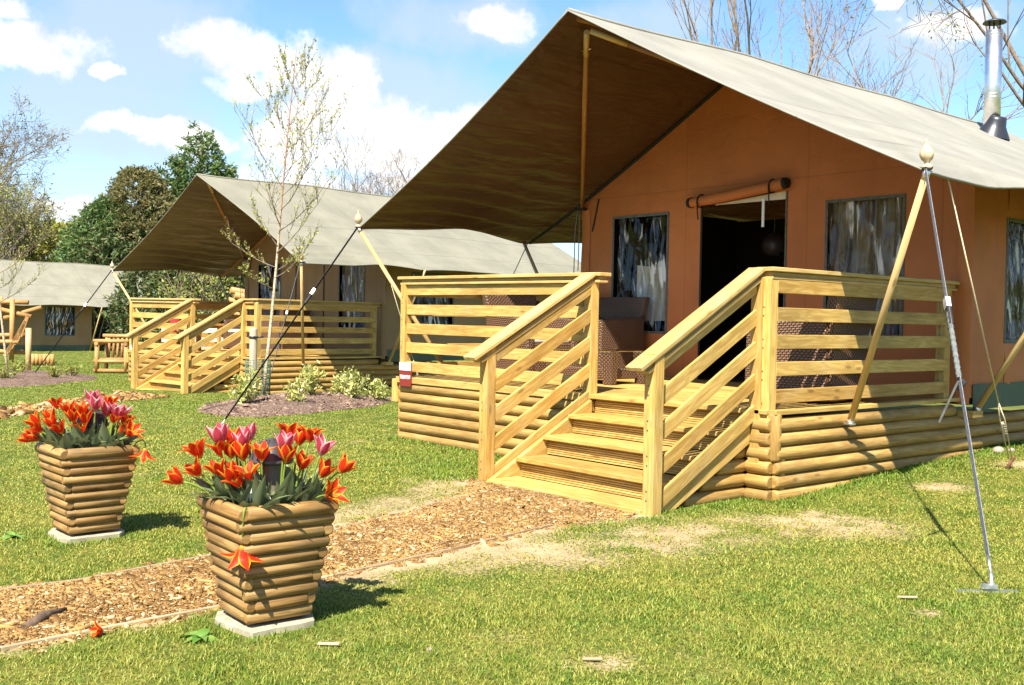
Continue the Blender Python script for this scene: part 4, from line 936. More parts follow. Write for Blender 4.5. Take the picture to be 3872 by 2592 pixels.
def tulip(head, center, kind, label, group, hang=None):
    head = Vector(head); soil = center.z+.40
    if not hang:                                              # flowers in front of the lamp lean out past its dome
        ax_ = Vector((center.x-.01-.03*(center.x < 0), center.y+.02, head.z)); q = head-ax_; dpt_ = q.x*FW[0]+q.y*FW[1]; lat = abs(q.x*RT[0]+q.y*RT[1])
        if lat < .1 and head.z < center.z+.67 and dpt_ > -.105: v = head-CAM; f_ = v.dot(Vector((FW[0], FW[1], 0))); head = CAM+v*((f_-dpt_-.108)/f_)
    bx = center.x+max(-.13, min(.13, (head.x-center.x)*.75)); by = center.y+max(-.13, min(.13, (head.y-center.y)*.75)); base = Vector((bx, by, soil))
    t = thing('tulip', label, 'tulip', base, None, group)
    if hang: p1 = base+Vector((hang[0]*.1, hang[1]*.1, .18)); 
    else: p1 = Vector((bx*.7+head.x*.3, by*.7+head.y*.3, (soil+head.z)/2+.05))
    pts = bezier(base, p1, head); MB().tube(pts, .0045, 6).build('stem', 'grass_stalk', t)
    ax = (pts[-1]-pts[-2]).normalized(); ax = (ax+Vector((0, 0, .5))).normalized() if not hang else ax
    k = 4 if hang else rgT.randrange(4); Mx = Matrix.Translation(head-ax*.012) @ ax.to_track_quat('Z', 'Y').to_matrix().to_4x4() @ Matrix.Rotation(rgT.uniform(0, 6), 4, 'Z') @ Matrix.Scale(rgT.uniform(.92, 1.12)*(1.05 if kind == 'pink' else 1), 4)
    pr = protos[kind, k]; mb = MB(); mb.v = [tuple(Mx @ Vector(v)) for v in pr.v]; mb.f = pr.f; mb.uv = pr.uv; mb.sm = pr.sm
    mb.build('bloom', 'tulip_'+kind, t)
    out = Vector((head.x-center.x, head.y-center.y, 0))
    for j in range(4 if rgT.random() < .6 else 5):
        a = math.atan2(out.y, out.x)+rgT.uniform(-1.5, 1.5); mb = MB()
        tleaf_mesh(mb, base+Vector((rgT.uniform(-.02, .02), rgT.uniform(-.02, .02), -.01)), (math.cos(a), math.sin(a)), rgT.uniform(.15, .245), rgT.uniform(.021, .036), rgT.uniform(.02, .5), rgT); mb.build('leaf', 'tulip_leaf', t)
for h in O1: tulip(h, P1, 'orange', 'orange-red tulip with yellow edges standing in the nearer planter', 'orange tulips in the nearer planter')
for h in K1: tulip(h, P1, 'pink', 'pink and white tulip in the nearer planter', 'pink tulips in the nearer planter')
for h in O2: tulip(h, P2, 'orange', 'orange-red tulip with yellow edges standing in the left planter', 'orange tulips in the left planter')
for h in K2: tulip(h, P2, 'pink', 'pink and white tulip in the left planter', 'pink tulips in the left planter')
tulip((P1.x+.165, P1.y-.185, -.275), P1, 'orange', 'wide open orange tulip hanging down over the front of the nearer planter', None, (1.2, -1.0))
tulip((-1.215, -3.96, -.145), P2, 'orange', 'open orange-yellow tulip leaning far out to the right of the left planter', None, (1.6, 1.0))
for c, lab, grp in ((P1, 'broad grey-green tulip leaves without a flower in the nearer planter', 'flowerless tulip leaves in the nearer planter'), (P2, 'broad grey-green tulip leaves without a flower in the left planter', 'flowerless tulip leaves in the left planter')):
    for k in range(9):
        bx, by = c.x+rgT.uniform(-.02, .14)-.02*k/9, c.y-.14+.27*k/8+rgT.uniform(-.02, .02); b = Vector((bx, by, c.z+.395)); t = thing('flowerless_tulip', lab, 'plant', b, None, grp)
        for j in range(3):
            a = rgT.uniform(0, 2*PI); mb = MB(); tleaf_mesh(mb, b+Vector((rgT.uniform(-.015, .015), rgT.uniform(-.015, .015), -.01)), (math.cos(a), math.sin(a)), rgT.uniform(.17, .25), rgT.uniform(.023, .037), rgT.uniform(.05, .4), rgT); mb.build('leaf', 'tulip_leaf', t)
# plant label in the nearer planter
tag(MB().bar((P1.x+.05, P1.y-.09, P1.z+.42), (P1.x+.055, P1.y-.092, P1.z+.53), .022, .002, (.7, -.7, 0)).build('plant_label', 'white_plastic'), 'small white plastic plant label among the tulips of the nearer planter', 'plant label')
# things lying in the grass
tag(MB().tube([(.18, -4.96, gz(.18, -4.96)+.012), (.12, -4.88, gz(.1, -4.9)+.03), (.03, -4.76, gz(.03, -4.76)+.02)], [.018, .022, .010], 7).build('dead_stick', 'dark_bark'), 'dark broken stick lying on the bark path', 'stick')
for x, y, s, lab in ((1.02, -4.13, .035, 'pale wood fragment on the grass right of the nearer planter'), (1.74, -3.47, .03, 'wood sliver on the bare patch of lawn in the foreground'), (2.0, -1.75, .035, 'splinter of wood in the grass by the strap anchor')):
    tag(MB().bar((x-s, y-s*.8, gz(x, y)+.008), (x+s, y+s*.7, gz(x, y)+.014), .014, .01).build('wood_fragment', 'edging', bevel=.003), lab, 'wood fragment')
for x, y, r, lab in ((.22, 3.0, .05, 'rounded pinkish stone against the log base at the right'), (.28, 3.12, .03, 'small stone beside the rounded stone at the right'), (1.28, -3.86, .012, 'white pebble on the bare soil right of the nearer planter')):
    mb = MB(); mb.lathe([(0, -r*.6)]+[(r*math.sin(k*PI/8), -r*.65*math.cos(k*PI/8)) for k in range(1, 8)]+[(0, r*.65)], 12, Matrix.Translation((x, y, gz(x, y)+r*.3)) @ Matrix.Rotation(.3, 4, 'X'))
    tag(mb.build('stone', 'stone'), lab, 'stone')
rgW = random.Random(4)
for x, y, n, L, lab in ((.66, -4.47, 8, .10, 'broad-leaved green weed at the left foot of the nearer planter'), (-1.62, -4.52, 7, .09, 'leafy weed in the grass left of the left planter')):
    mb = MB()
    for k in range(n):
        a = 2*PI*k/n+rgW.uniform(-.3, .3); tleaf_mesh(mb, Vector((x, y, gz(x, y))), (math.cos(a), math.sin(a)), L*rgW.uniform(.7, 1.2), L*.22, rgW.uniform(.5, 1.2), rgW)
    tag(mb.build('weed', 'weed_leaf'), lab, 'weed')
mb = bloom_mesh(.07, 3); fx, fy = .40, -4.74; Mx = Matrix.Translation((fx, fy, gz(fx, fy)+.02)) @ Matrix.Rotation(1.35, 4, 'X') @ Matrix.Scale(.62, 4); mb.v = [tuple(Mx @ Vector(v)) for v in mb.v]
tag(mb.build('fallen_tulip', 'tulip_orange'), 'fallen orange tulip head lying at the path edge', 'tulip')

# bark chips scattered on the path, mulch chips on the beds
def chips(name, n, inside, box, zf, m, smin, smax, seed):
    rg = np.random.default_rng(seed); X = rg.uniform(box[0], box[1], n*3); Y = rg.uniform(box[2], box[3], n*3); k = inside(X, Y); X = X[k][:n]; Y = Y[k][:n]; n = len(X)
    Z = zf(X, Y); a = rg.uniform(0, 2*PI, n); L = rg.uniform(smin, smax, n)*(.6+.8*rg.random(n)**2)*(1+(rg.random(n) < .05)*1.6); W = L*rg.uniform(.18, .5, n); tl = rg.normal(0, .28, n)
    D = np.stack([np.cos(a)*np.cos(tl), np.sin(a)*np.cos(tl), np.sin(tl)], 1)*L[:, None]; S = np.stack([-np.sin(a), np.cos(a), rg.normal(0, .25, n)], 1)*W[:, None]; Nn = np.stack([np.zeros(n), np.zeros(n), L*.16], 1)
    P = np.stack([X, Y, Z+.006], 1); cs = [P-D-S, P+D-S*.6, P+D*.9+S, P-D*.8+S*.8]; vs = np.stack([c-Nn for c in cs]+[c+Nn for c in cs], 1).reshape(-1, 3)
    f = np.array([(4, 5, 6, 7), (0, 1, 5, 4), (1, 2, 6, 5), (2, 3, 7, 6), (3, 0, 4, 7)]); q = (np.arange(n)[:, None, None]*8+f[None]).reshape(-1, 4)
    me = bpy.data.meshes.new(name); me.vertices.add(len(vs)); me.vertices.foreach_set('co', vs.astype(np.float32).ravel()); me.loops.add(q.size); me.loops.foreach_set('vertex_index', q.astype(np.int32).ravel())
    me.polygons.add(len(q)); me.polygons.foreach_set('loop_start', np.arange(0, q.size, 4, dtype=np.int32)); me.polygons.foreach_set('loop_total', np.full(len(q), 4, np.int32)); me.update(calc_edges=True); me.materials.append(M[m])
    o = bpy.data.objects.new(name, me); COL.objects.link(o); return tag(o, kind='stuff')
nearpath = lambda X, Y: inpoly(X, Y, PATHP) | ((segdist(X, Y, PATHP, True) < .13*np.abs(np.sin(X*37)*np.sin(Y*23)*np.sin(X*11+Y*7))) & (Y < -1.3))
chips('bark_chips', 70000, nearpath, (-2, .6, -6, -1.15), lambda X, Y: gz0(X, Y)+np.where(inpoly(X, Y, PATHP), .003+.013*np.clip(segdist(X, Y, PATHP, True)/.25, 0, 1), -.002), 'chip', .0035, .0115, 2)
chips('bark_chips_far', 4000, lambda X, Y: inpoly(X, Y, FPATHP), (-13, -7.5, -4, .5), lambda X, Y: gz0(X, Y)+.012, 'chip', .02, .05, 3)
bz = np.vectorize(lambda x, y: bedz(x, y, BED1, .15)); chips('mulch_chips', 9000, lambda X, Y: inpoly(X, Y, BED1), (-10.6, -7, -.7, 3.4), lambda X, Y: bz(X, Y), 'mulch_chip', .010, .03, 5)

# ------------------------------------------------------------------ grass
def grass():
    rg = np.random.default_rng(1); XS = []; YS = []
    for d0, d1, dens in ((1.2, 3.3, 5000), (3.3, 5, 13000), (5, 6.5, 8500), (6.5, 8.5, 5000), (8.5, 11, 2800), (11, 15, 1200), (15, 21, 520), (21, 30, 240), (30, 50, 80)):
        hw0 = d1*.56+1.7; n = int((d1-d0)*2*hw0*dens); d = rg.uniform(d0, d1, n); s = rg.uniform(-hw0, hw0, n)
        XS.append(CAM.x+FW[0]*d+RT[0]*s); YS.append(CAM.y+FW[1]*d+RT[1]*s)
    X = np.concatenate(XS); Y = np.concatenate(YS); d = depth(X, Y)
    keep = rg.random(len(X)) > sstep(bare(X, Y)+.6*(fbm(X, Y, 11, 3)-.5), .08, .72)*.96
    keep &= ~inpoly(X, Y, PATHP) | (rg.random(len(X)) < .0)
    keep &= ~inpoly(X, Y, FPATHP) & ~inpoly(X, Y, BED1) & ~inpoly(X, Y, BED2)
    keep &= ~((X > -4.6) & (X < .02) & (Y > -.0)) & ~((X > -1.74) & (X < -.12) & (Y > -1.2) & (Y < 0))
    c, s = math.cos(-math.radians(5.97)), math.sin(-math.radians(5.97)); lx = (X+11.81)*c-(Y-2.08)*s; ly = (X+11.81)*s+(Y-2.08)*c
    keep &= ~((lx > -4.6) & (lx < .05) & (ly > 0) & (ly < 9)) & ~((lx > -2.12) & (lx < -.4) & (ly > -1.2) & (ly <= 0))
    for P in (P1, P2): keep &= np.maximum(abs(X-P.x), abs(Y-P.y)) > .175
    X = X[keep]; Y = Y[keep]; d = d[keep]; n = len(X)
    edge = np.minimum(segdist(X, Y, [(-4.55, -.06), (-1.8, -.06)]), segdist(X, Y, [(-.1, -.1), (.1, .05), (.1, 3.5)])); edge = np.minimum(edge, segdist(X, Y, [(-.1, -1.2), (-.1, -.1)]))
    lush = np.exp(-(edge/.22)**2)
    for P in (P1, P2): lush = np.maximum(lush, .8*np.exp(-((np.maximum(abs(X-P.x), abs(Y-P.y))-.18)/.1)**2))
    lush = np.maximum(lush, .75*np.exp(-((segdist(X, Y, [(-3.2, -.5), (-2.2, -1.1)]))/.5)**2))
    lush = np.maximum(lush, .5*sstep(X-.35*Y, 1.6, 2.6)*fbm(X, Y, 1.2, 3)); lush = np.maximum(lush, .55*sstep(d, 10, 14))
    H = rg.uniform(.008, .018, n)*(.7+.6*fbm(X, Y, 3.5, 3))*(1+1.6*lush*rg.random(n)*(d < 12)); H *= 1+.25*sstep(d, 9, 20); H *= 1+1.3*sstep(fbm(X+5, Y-9, 5, 3), .62, .76)*rg.random(n)*(d < 11)
    W = np.clip(d*.00045, .0018, .03)*rg.uniform(.7, 1.25, n)
    a = rg.uniform(0, 2*PI, n); b = a+rg.uniform(.8, 2.3, n); lean = rg.uniform(.3, 1.5, n)*H
    Z = gz0(X, Y); B = np.stack([X, Y, Z-.003], 1); S = np.stack([np.cos(a), np.sin(a), 0*a], 1)*W[:, None]; Lv = np.stack([np.cos(b), np.sin(b), 0*b], 1)*lean[:, None]; up = np.stack([0*H, 0*H, H], 1)
    mid = B+Lv*.35+up*.62; tip = B+Lv+up*.95
    vs = np.stack([B-S, B+S, mid+S*.75, mid-S*.75, tip], 1).reshape(-1, 3)
    me = bpy.data.meshes.new('grass'); me.vertices.add(5*n); me.vertices.foreach_set('co', vs.astype(np.float32).ravel())
    idx = np.arange(n)[:, None]*5; lp = np.concatenate([idx+np.array([0, 1, 2, 3]), idx+np.array([3, 2, 4])], 1)
    me.loops.add(7*n); me.loops.foreach_set('vertex_index', lp.astype(np.int32).ravel()); me.polygons.add(2*n)
    ls = (np.arange(n)[:, None]*7+np.array([0, 4])).ravel(); me.polygons.foreach_set('loop_start', ls.astype(np.int32)); me.polygons.foreach_set('loop_total', np.tile([4, 3], n).astype(np.int32))
    me.update(calc_edges=True); me.materials.append(M['blade'])
    at = me.attributes.new('lush', 'FLOAT', 'POINT'); at.data.foreach_set('value', np.repeat(np.clip(lush, 0, 1), 5).astype(np.float32))
    o = bpy.data.objects.new('grass', me); COL.objects.link(o); tag(o, kind='stuff'); print('grass blades', n)
grass()

# ------------------------------------------------------------------ plants on the beds
def shrub(label, x, y, z, r, h, n, seed, m='shrub_leaf', ls=.038):
    rg = np.random.default_rng(seed); t = thing('variegated_shrub', label, 'shrub', (x, y, z), None, 'variegated shrubs on the mulch bed')
    mb = MB(); tips = []
    for k in range(11):
        a = rg.uniform(0, 2*PI); q = rg.uniform(.2, 1); e = Vector((x+math.cos(a)*r*q, y+math.sin(a)*r*q, z+h*rg.uniform(.55, 1.1)*(1-.35*q))); b = Vector((x, y, z-.03)); mid = (b+e)/2+Vector((0, 0, .04)); mb.tube([b, mid, e], [.006, .005, .003], 5, False); tips += [(b, mid, e)]
    mb.build('stems', 'twig_bark', t).location = (-x, -y, -z)
    P = []
    for k in range(n):
        b, mid, e = tips[rg.integers(len(tips))]; u = rg.uniform(.25, 1.03); p = b*(1-u)**2+mid*2*u*(1-u)+e*u*u; P.append(np.array(p)+rg.normal(0, .035, 3))
    P = np.array(P); U, V = rand_leaves(rg, P, ls, -.25, (P-np.array([x, y, z+.05]))*2.5, .36)
    quads('foliage', P-np.array([x, y, z]), U, V, m, t)
for i, (x, y, r, h, n, lab) in enumerate(((-8.15, .02, .33, .42, 300, 'green and yellow shrub at the left end of the mulch bed'), (-8.02, .72, .18, .34, 130, 'small variegated shrub in front of the sapling guard'), (-8.75, 1.32, .33, .42, 330, 'dense variegated shrub just right of the sapling guard'), (-8.72, 2.0, .30, .42, 300, 'variegated shrub in the middle of the mulch bed'), (-8.95, 2.62, .27, .36, 260, 'variegated shrub at the right end of the mulch bed'), (-9.35, 2.2, .22, .36, 140, 'half hidden variegated shrub at the back of the mulch bed'))):
    shrub(lab, x, y, bedz(x, y, BED1, .15), r*1.12, h*1.1, int(n*1.7), i+1)
for i, (x, y, lab) in enumerate(((-16.6, .25, 'low leafy plant on the far mulch bed beside the black strap'), (-17.4, -.2, 'low leafy plant in the middle of the far mulch bed'), (-17.2, .75, 'low leafy plant at the back of the far mulch bed'), (-16.1, -.75, 'low leafy plant at the left of the far mulch bed'))):
    shrub(lab, x, y, bedz(x, y, BED2, .14), .3, .3, 110, 30+i, 'spring_leaf', .05)
# saplings with stake, tie and mesh guard
def sapling(name, label, base, top, brs, seed, lean=(0, 0), nb=.24, cat='sapling'):
    rg = random.Random(seed); nr = np.random.default_rng(seed); b = Vector(base); tp = Vector(top); t = thing(name, label, cat, b)
    tr = [b+(tp-b)*u+Vector((.02*math.sin(u*7+1), .02*math.sin(u*5), 0))*(1-abs(u-.5)) for u in [i/14 for i in range(15)]]
    MB().tube(tr, [.027*(1-.93*(i/14)**.8)+.002 for i in range(15)], 9).build('trunk', 'birch', t)
    H = (tp-b).length; pts = []
    def twig(mb, p, d, L, r, lv):
        n = 5; P = [p]; dd = d.normalized()
        for i in range(n): dd = (dd+Vector((rg.gauss(0, .10), rg.gauss(0, .10), .10 if lv < 2 else .02))).normalized(); P.append(P[-1]+dd*L/n)
        mb.tube(P, [r*(1-.75*i/n) for i in range(n+1)], 5 if lv < 2 else 3, False)
        for i in range(1, n+1):
            if lv >= 1 or i > 1:
                for _ in range(2): pts.append(P[i]+(P[i-1]-P[i])*rg.random())
        if lv < 2:
            for i in range(1, n+1):
                for _ in range(1 if lv else 2):
                    if rg.random() < .85:
                        a = rg.uniform(0, 2*PI); sd = Vector((math.cos(a), math.sin(a), .5)); e = (P[i]-P[i-1]).normalized()
                        twig(mb, P[i], e*.9+sd*.75, L*rg.uniform(.28, .5), max(.0035, r*.45), lv+1)
    for u, a, L, up in brs:
        p = b+(tp-b)*u; d = Vector((RT[0]*math.cos(a)+FW[0]*math.sin(a), RT[1]*math.cos(a)+FW[1]*math.sin(a), up)); mb = MB(); twig(mb, p, d, L, .013*(1.1-u), 0); mb.build('branch', 'birch' if u > 2 else 'twig_bark', t)
    P = np.array([tuple(p) for p in pts]); P = P[nr.random(len(P)) < nb]; P = P+nr.normal(0, .012, P.shape); U, V = rand_leaves(nr, P, .021, 0, None, .55)
    quads('leaves', P-np.array(b), U, V, 'bud_leaf', t)
    return t
SB = Vector((-9.2, .83, bedz(-9.2, .83, BED1, .15)))
brs = [(.33,.15,.75,.35),(.36,2.9,.8,.25),(.40,-.3,1.15,.75),(.42,3.4,.6,.9),(.46,.25,1.25,.75),(.50,2.7,1.15,1.0),(.52,-.5,1.0,.6),(.56,.3,1.2,.95),(.58,3.2,1.1,1.25),(.62,-.2,.95,1.0),(.64,1.6,.8,1.1),(.67,.3,.95,1.3),(.69,3.0,.85,1.5),(.73,2.6,.7,1.6),(.76,0,.75,1.5),(.79,3.4,.55,1.7),(.82,.4,.6,1.8),(.86,2.9,.45,1.9),(.88,-.2,.45,2.0),(.48,4.6,.8,.8),(.60,1.2,.8,.9),(.30,4.0,.45,.2),(.35,1.0,.5,.3)]
sapling('birch_sapling', 'slender young birch with new buds on the mulch bed, before the middle tent', SB, (-9.06, 1.23, 4.55), brs, 5, cat='tree')
sk = Vector((SB.x-.07, SB.y-.12, SB.z)); st = thing('tree_stake', 'round grey stake beside the young birch, with a black tie', 'stake', sk)
MB().lathe([(.055, -.05), (.055, .94), (.05, .965), (.03, .975), (0, .976)], 14, Matrix.Translation(sk)).build('stake', 'greywood', st)
MB().tube([sk+Vector((.06*math.cos(a), .06*math.sin(a), .84)) for a in [i*.45 for i in range(15)]], .016, 6).tube([sk+Vector((.04, .04, .84)), SB+Vector((0, 0, .845))], .014, 6).build('rubber_tie', 'rubber', st)
mb = MB(); gc = (SB+sk)/2; gr = .17
for k in range(22): a = 2*PI*k/22; mb.tube([gc+Vector((gr*math.cos(a), gr*math.sin(a), -.02)), gc+Vector((gr*1.03*math.cos(a+.03), gr*1.03*math.sin(a+.03), .52))], .0035, 4)
for k in range(15): mb.tube([gc+Vector((gr*math.cos(i*.3), gr*math.sin(i*.3), .0+k*.037)) for i in range(22)], .0032, 4, False)
tag(mb.build('mesh_guard', 'green_mesh'), 'green wire mesh guard round the foot of the young birch', 'tree guard')
S2 = Vector((-19.6, .2, bedz(-19.6, .2, BED2, .14)-.02))
sapling('birch_sapling', 'young birch with a few leaves at the left edge of the picture', S2, (-19.8, -.35, 4.2), [(.3,.1,1.0,.5),(.42,.0,1.3,.4),(.46,.4,1.2,.9),(.5,3.,1.,.6),(.55,.2,1.2,1.0),(.6,2.6,1,.8),(.7,.3,.9,1.2),(.8,3,.7,1.4),(.36,-.2,.9,.25)], 9, cat='tree')
tag(MB().tube([(-19.35, .55, gz(-19.35, .55)), (-19.35, .55, gz(-19.35, .55)+1.0)], .06, 10).build('tree_stake', 'pole'), 'thick yellow stake beside the birch at the left edge', 'stake')
# rustic log furniture left of the third tent
rb = thing('log_armchair', 'rustic log chair standing on the lawn left of the second deck', 'chair', (-19.75, 2.55, gz(-19.75, 2.55)), Matrix())
cx, cy_ = -19.75, 2.55; g = gz(cx, cy_)
F2 = Vector((-FW[0], -FW[1], 0)); R2 = Vector((RT[0], RT[1], 0)); lp = lambda r, f, z: Vector((cx, cy_, g+z))+R2*r+F2*f
for r in (-.33, .33):
    MB().tube([lp(r, .25, 0), lp(r, .25, .66)], .052, 9).build('leg', 'rustic', rb); MB().tube([lp(r*.95, -.25, 0), lp(r*.95, -.3, .85)], .045, 9).build('leg', 'rustic', rb)
    MB().tube([lp(r, .32, .67), lp(r, -.3, .69)], .045, 9).build('arm', 'rustic', rb)
for f, z, n in ((.25, .27, 'seat_rail'), (.25, .06, 'stretcher'), (-.28, .84, 'top_rail'), (.27, .73, 'front_rail')): MB().tube([lp(-.4, f, z), lp(.4, f, z)], .045, 9).build(n, 'rustic', rb)
for k in range(6): MB().tube([lp(-.25+.1*k, -.22, .3), lp(-.25+.1*k, -.29, .83)], .03, 7).build('back_slat', 'rustic', rb)
mb = MB()
for k in range(6): mb.tube([lp(-.3, .22-.08*k, .31), lp(.3, .22-.08*k, .31)], .035, 7)
mb.build('seat', 'rustic', rb)
rs = thing('log_shelter', 'tumbled rustic log frame at the left edge, before the farthest tent', 'log frame', (-24.5, 1.5, gz(-24.5, 1.5)))
rg = random.Random(8); o = Vector((-24.5, 1.5, gz(-24.5, 1.5)))
for r, z0, z1, dr_ in ((-.35, 0, 1.75, .1), (.1, 0, 1.7, .1), (-.1, 1.2, 1.5, .9), (-.3, 1.45, 1.25, .95), (-.5, 1.62, 1.62, .95), (-.5, .75, .78, .9), (-.5, .6, .6, .9), (-.3, .35, .33, .8)):
    MB().tube([o+R2*r+Vector((0, 0, z0)), o+R2*(r+dr_)+F2*rg.uniform(-.2, .2)+Vector((0, 0, z1))], .06, 9).build('pole', 'rustic', rs)
for k in range(6): MB().bar(o+R2*(.02+.08*k)+F2*.2+Vector((0, 0, .25+.1*k)), o+R2*(.34+.05*k)+F2*.2+Vector((0, 0, .75+.1*k)), .03, .09, (0, 0, 1)).build('slat', 'rustic', rs)
cr = thing('log_trough', 'low trough of short upright logs near the left edge', 'trough', o+R2*.75)
for k in range(7): MB().tube([o+R2*(.55+.1*k)+Vector((0, 0, 0)), o+R2*(.55+.1*k)+Vector((0, 0, .3))], .05, 8).build('log', 'rustic', cr)
lg = thing('log_pile', 'stacked peeled logs beside the middle tent', 'log pile', (-19.6, 5.9, gz(-19.6, 5.9)))
q = Vector((-19.7, 5.75, .75))
for i, (r, z) in enumerate(((-.1, .38), (.0, .26), (-.15, .12), (.12, .1), (.02, -.05), (-.05, -.2), (.1, -.35), (0, -.5), (.1, -.7), (0, -.9), (.05, -1.1), (0, -1.3))): MB().tube([q+R2*(r-.25)+F2*.2+Vector((0, 0, z+.08)), q+R2*(r+.7)-F2*.3+Vector((0, 0, z-.1))], .085, 9).build('log', 'rustic', lg)
rf = MB()
for k in range(44): rf.tube([(-21.0+.045*k*.65, 4.15+.045*k*.76, -.85), (-21.0+.045*k*.65, 4.15+.045*k*.76, .36+.02*math.sin(k*1.7))], .028, 5)
tag(rf.build('reed_screen', 'reed'), 'pale reed screen behind the railings of the deck further back', 'screen')
tag(MB().lathe([(0, .0), (.12, 0), (.13, .3), (.09, .5), (.0, .53)], 10, Matrix.Translation((-20.6, 4.3, .05)), True).build('red_jacket', 'red_cloth'), 'red cloth bundle seen between the rails of the deck further back', 'jacket')

# ------------------------------------------------------------------ trees
def bare_tree(name, label, base, height, seed, bark, spread=.5, lv=4, r0=.16, stems=1, leafm=None, nleaf=0, ls=.05, lean=None, first=.3, kids=(7, 5, 4, 4), group=None):
    rg = random.Random(seed); b = Vector(base); t = thing(name, label, 'tree', b, None, group); tk = MB(); cr = MB(); tips = []
    def grow(p, d, L, r, k):
        n = (9, 6, 4, 3, 2)[k]; P = [p]; dd = d.normalized()
        for i in range(n):
            dd = (dd+Vector((rg.gauss(0, .09+.05*k), rg.gauss(0, .09+.05*k), rg.gauss(.05, .06)))).normalized(); P.append(P[-1]+dd*(L/n))
        (tk if k == 0 else cr).tube([q-b for q in P], [max(.006, r*(1-.85*i/n)) for i in range(n+1)], (9, 5, 4, 3, 3)[k], False)
        if k >= lv-1: tips.extend(P[1:])
        if k < lv:
            m = kids[min(k, len(kids)-1)]
            for j in range(m):
                u = rg.uniform(first if k == 0 else .2, 1); i = min(n-1, int(u*n)); q = P[i]+(P[i+1]-P[i])*(u*n-i); e = (P[i+1]-P[i]).normalized()
                a = rg.uniform(0, 2*PI); sd = e.cross(Vector((math.cos(a), math.sin(a), .2))).normalized()
                ang = rg.uniform(.45, 1.0)*spread*2
                grow(q, e*math.cos(ang)+sd*math.sin(ang)+Vector((0, 0, .12)), L*rg.uniform(.36, .62)*(1.15-.4*u), max(.007, r*.5*(1.1-.5*u)), k+1)
    for s in range(stems):
        a = 2*PI*s/max(1, stems)+.4; d = Vector((math.cos(a)*.13*(stems > 1), math.sin(a)*.13*(stems > 1), 1))+(Vector(lean) if lean else Vector())
        grow(b+Vector((math.cos(a), math.sin(a), 0))*(.25*(stems > 1)), d, height*rg.uniform(.85, 1), r0, 0)
    tk.build('trunk', bark, t).location = (0, 0, 0); cr.build('crown', bark, t).location = (0, 0, 0)
    if leafm and tips:
        nr = np.random.default_rng(seed); T_ = np.array([tuple(q) for q in tips]); P = T_[nr.integers(0, len(T_), nleaf)]+nr.normal(0, .12, (nleaf, 3)); U, V = rand_leaves(nr, P, ls); quads('leaves', P-np.array(b), U, V, leafm, t)
    return t
def foliage_tree(name, label, base, h, r, n, leafm, seed, kind='cone', ls=.14, group=None, cat='tree', low=.03, per=16):
    rg = np.random.default_rng(seed); b = np.array(base, float); t = thing(name, label, cat, tuple(b), None, group)
    MB().tube([(0, 0, -.2), (.05, 0, h*.5), (0, 0, h*.93)], [.03*h, .02*h, .004*h], 8).build('trunk', 'dark_bark', t).location = (0, 0, 0)
    u = low+(1-low)*(1-np.sqrt(rg.random(n))) if kind == 'cone' else low+(1-low)*rg.random(n); a = rg.uniform(0, 2*PI, n)
    lob = .72+.5*np.array([vnoise(x*1.0, y*1.0, 1.0) for x, y in zip(a*1.6+seed*3, u*7)])
    R = r*((1-u)**.75 if kind == 'cone' else np.sin(PI*np.clip(.16+.84*u, 0, 1))**.6)*lob*rg.uniform(.45, 1, n)**.5
    C_ = np.stack([np.cos(a)*R, np.sin(a)*R, h*u], 1); O = np.stack([np.cos(a), np.sin(a), np.full(n, .35 if kind == 'cone' else .5)], 1); O = unit(O)
    k = rg.uniform(0, 1, (n, per)); L = ls*(2.6+1.5*rg.random((n, 1)))
    P = (C_[:, None]+O[:, None]*(k*L)[..., None]+rg.normal(0, ls*.55, (n, per, 3))).reshape(-1, 3); OO = np.repeat(O, per, 0)
    U, V = rand_leaves(rg, P, ls, .1, OO*1.3, .34); quads('crown', P, U, V, leafm, t); return t
G = lambda x, y: gz(x, y)
foliage_tree('tall_conifer', 'tall pointed dark conifer, highest above the middle tent', (-45.4, 15.9, -.95), 11.0, 3.0, 3000, 'cypress_leaf', 1, ls=.12)
foliage_tree('dark_conifer', 'dark conifer just right of the tall pointed one, behind the middle tent', (-44.7, 16.8, -.95), 9.3, 2.4, 1700, 'cypress_leaf', 2, ls=.12)
foliage_tree('dark_conifer', 'dark conifer leaning into the left side of the tall pointed one', (-45.5, 14.2, -.95), 9.2, 2.9, 2600, 'conifer_leaf', 3, ls=.12)
foliage_tree('evergreen_tree', 'rounded olive evergreen left of the tall conifer', (-45.2, 12.7, -.95), 8.3, 2.5, 2400, 'olive_leaf', 4, 'round', ls=.11)
foliage_tree('evergreen_tree', 'low olive evergreen with a ragged top, behind the black strap', (-45.2, 11.3, -.95), 6.7, 2.1, 2000, 'cypress_leaf', 5, 'round', ls=.11)
foliage_tree('evergreen_tree', 'dark evergreen filling the gap above the timber screen', (-44.0, 10.9, -.95), 4.9, 1.7, 800, 'hedge_leaf', 15, 'round', ls=.15)
foliage_tree('willow_bush', 'yellow-green willow bush above the farthest tent', (-52.7, 11.6, -.95), 5.9, 2.6, 1000, 'willow_leaf', 6, 'round', .19)
foliage_tree('willow_bush', 'pale yellow-green bush right of the willow, by the evergreens', (-51.0, 12.6, -.95), 4.9, 1.8, 600, 'willow_leaf', 16, 'round', .17)
bare_tree('bare_tree', 'wide brownish bare tree at the left edge, behind the farthest tent', (-52.6, 7.3, -.95), 10.0, 3, 'twig_bark', .55, 4, .15, 4, 'olive_leaf', 4500, .07, None, .2, (10, 7, 5, 5))
bare_tree('bare_tree', 'second bare tree low at the left edge with spring leaves', (-49.5, 8.6, -.95), 6.3, 13, 'twig_bark', .6, 4, .11, 4, 'spring_leaf', 6000, .08, None, .15, (9, 7, 5, 5))
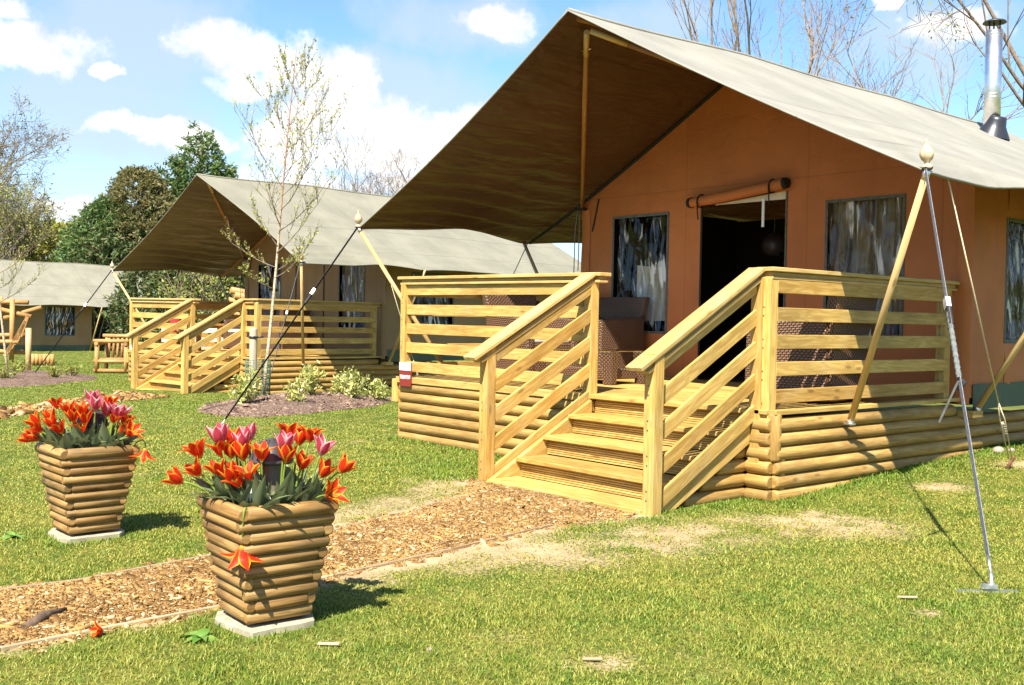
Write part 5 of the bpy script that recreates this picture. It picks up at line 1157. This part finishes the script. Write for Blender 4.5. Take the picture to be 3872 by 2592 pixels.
for i, (x, y, h, r) in enumerate(((-28.4, 6.6, 2.9, 1.0), (-26.6, 6.9, 3.0, 1.1), (-25.4, 7.4, 2.8, 1.0), (-24.3, 8.0, 3.0, 1.1), (-23.3, 9.0, 3.0, 1.1))):
    foliage_tree('hedge_shrub', ['dark hedge shrub second from the left in the row behind the middle tent', 'tall hedge shrub third from the left in the row behind the middle tent', 'brownish hedge shrub in the middle of the row behind the middle tent', 'hedge shrub above the stacked logs', 'hedge shrub farthest right in the row behind the middle tent', 'hedge shrub nearest the farthest tent'][i], (x, y, -.85), h, r, 620, 'hedge_leaf', 40+i, 'round', .085, 'hedge shrubs behind the middle tent', 'shrub')
bare_tree('leafy_sapling', 'light green multi-stemmed sapling in front of the hedge', (-24.2, 6.6, -.8), 2.7, 6, 'pale_bark', .4, 2, .04, 4, 'spring_leaf', 1500, .06)
bare_tree('bare_tree', 'bushy bare treetop just left of the nearest roof', (-47.3, 29.2, -.9), 9.9, 21, 'twig_bark', .5, 4, .12, 3, kids=(7, 5, 4, 3))
bare_tree('bare_tree', 'thin bare twigs above the ridge of the middle tent', (-49.4, 26.7, -.9), 9.6, 22, 'twig_bark', .4, 3, .10, 4)
bare_tree('pale_bare_tree', 'tall pale bare tree with upright stems above the nearest ridge', (-11.7, 15.35, -.6), 10.4, 31, 'pale_bark', .16, 3, .085, 3, None, 0, .05, None, .5, (6, 5, 3))
bare_tree('bare_tree', 'small bare treetop right of the pale upright tree', (-16.6, 25.0, -.7), 9.9, 33, 'pale_bark', .4, 3, .08, 2, kids=(7, 5, 4), first=.6)
bare_tree('oak_tree', 'large bare oak with spreading limbs behind the flue', (-5.0, 19.4, -.5), 13.5, 57, 'twig_bark', .62, 4, .115, 1, 'spring_leaf', 2600, .045, (-.06, -.02, 0), .25, (9, 6, 5, 4))
bare_tree('oak_tree', 'second bare oak at the right edge with yellowish buds', (-2.8, 19.6, -.5), 12.0, 42, 'twig_bark', .5, 4, .15, 1, 'spring_leaf', 8000, .05, (-.03, 0, 0), .15, (13, 8, 6, 5))
bare_tree('bare_tree', 'low bare treetop between the pale tree and the oak', (-16.8, 31.0, -.7), 10.2, 45, 'pale_bark', .45, 3, .12, 3, kids=(8, 6, 4), first=.6)
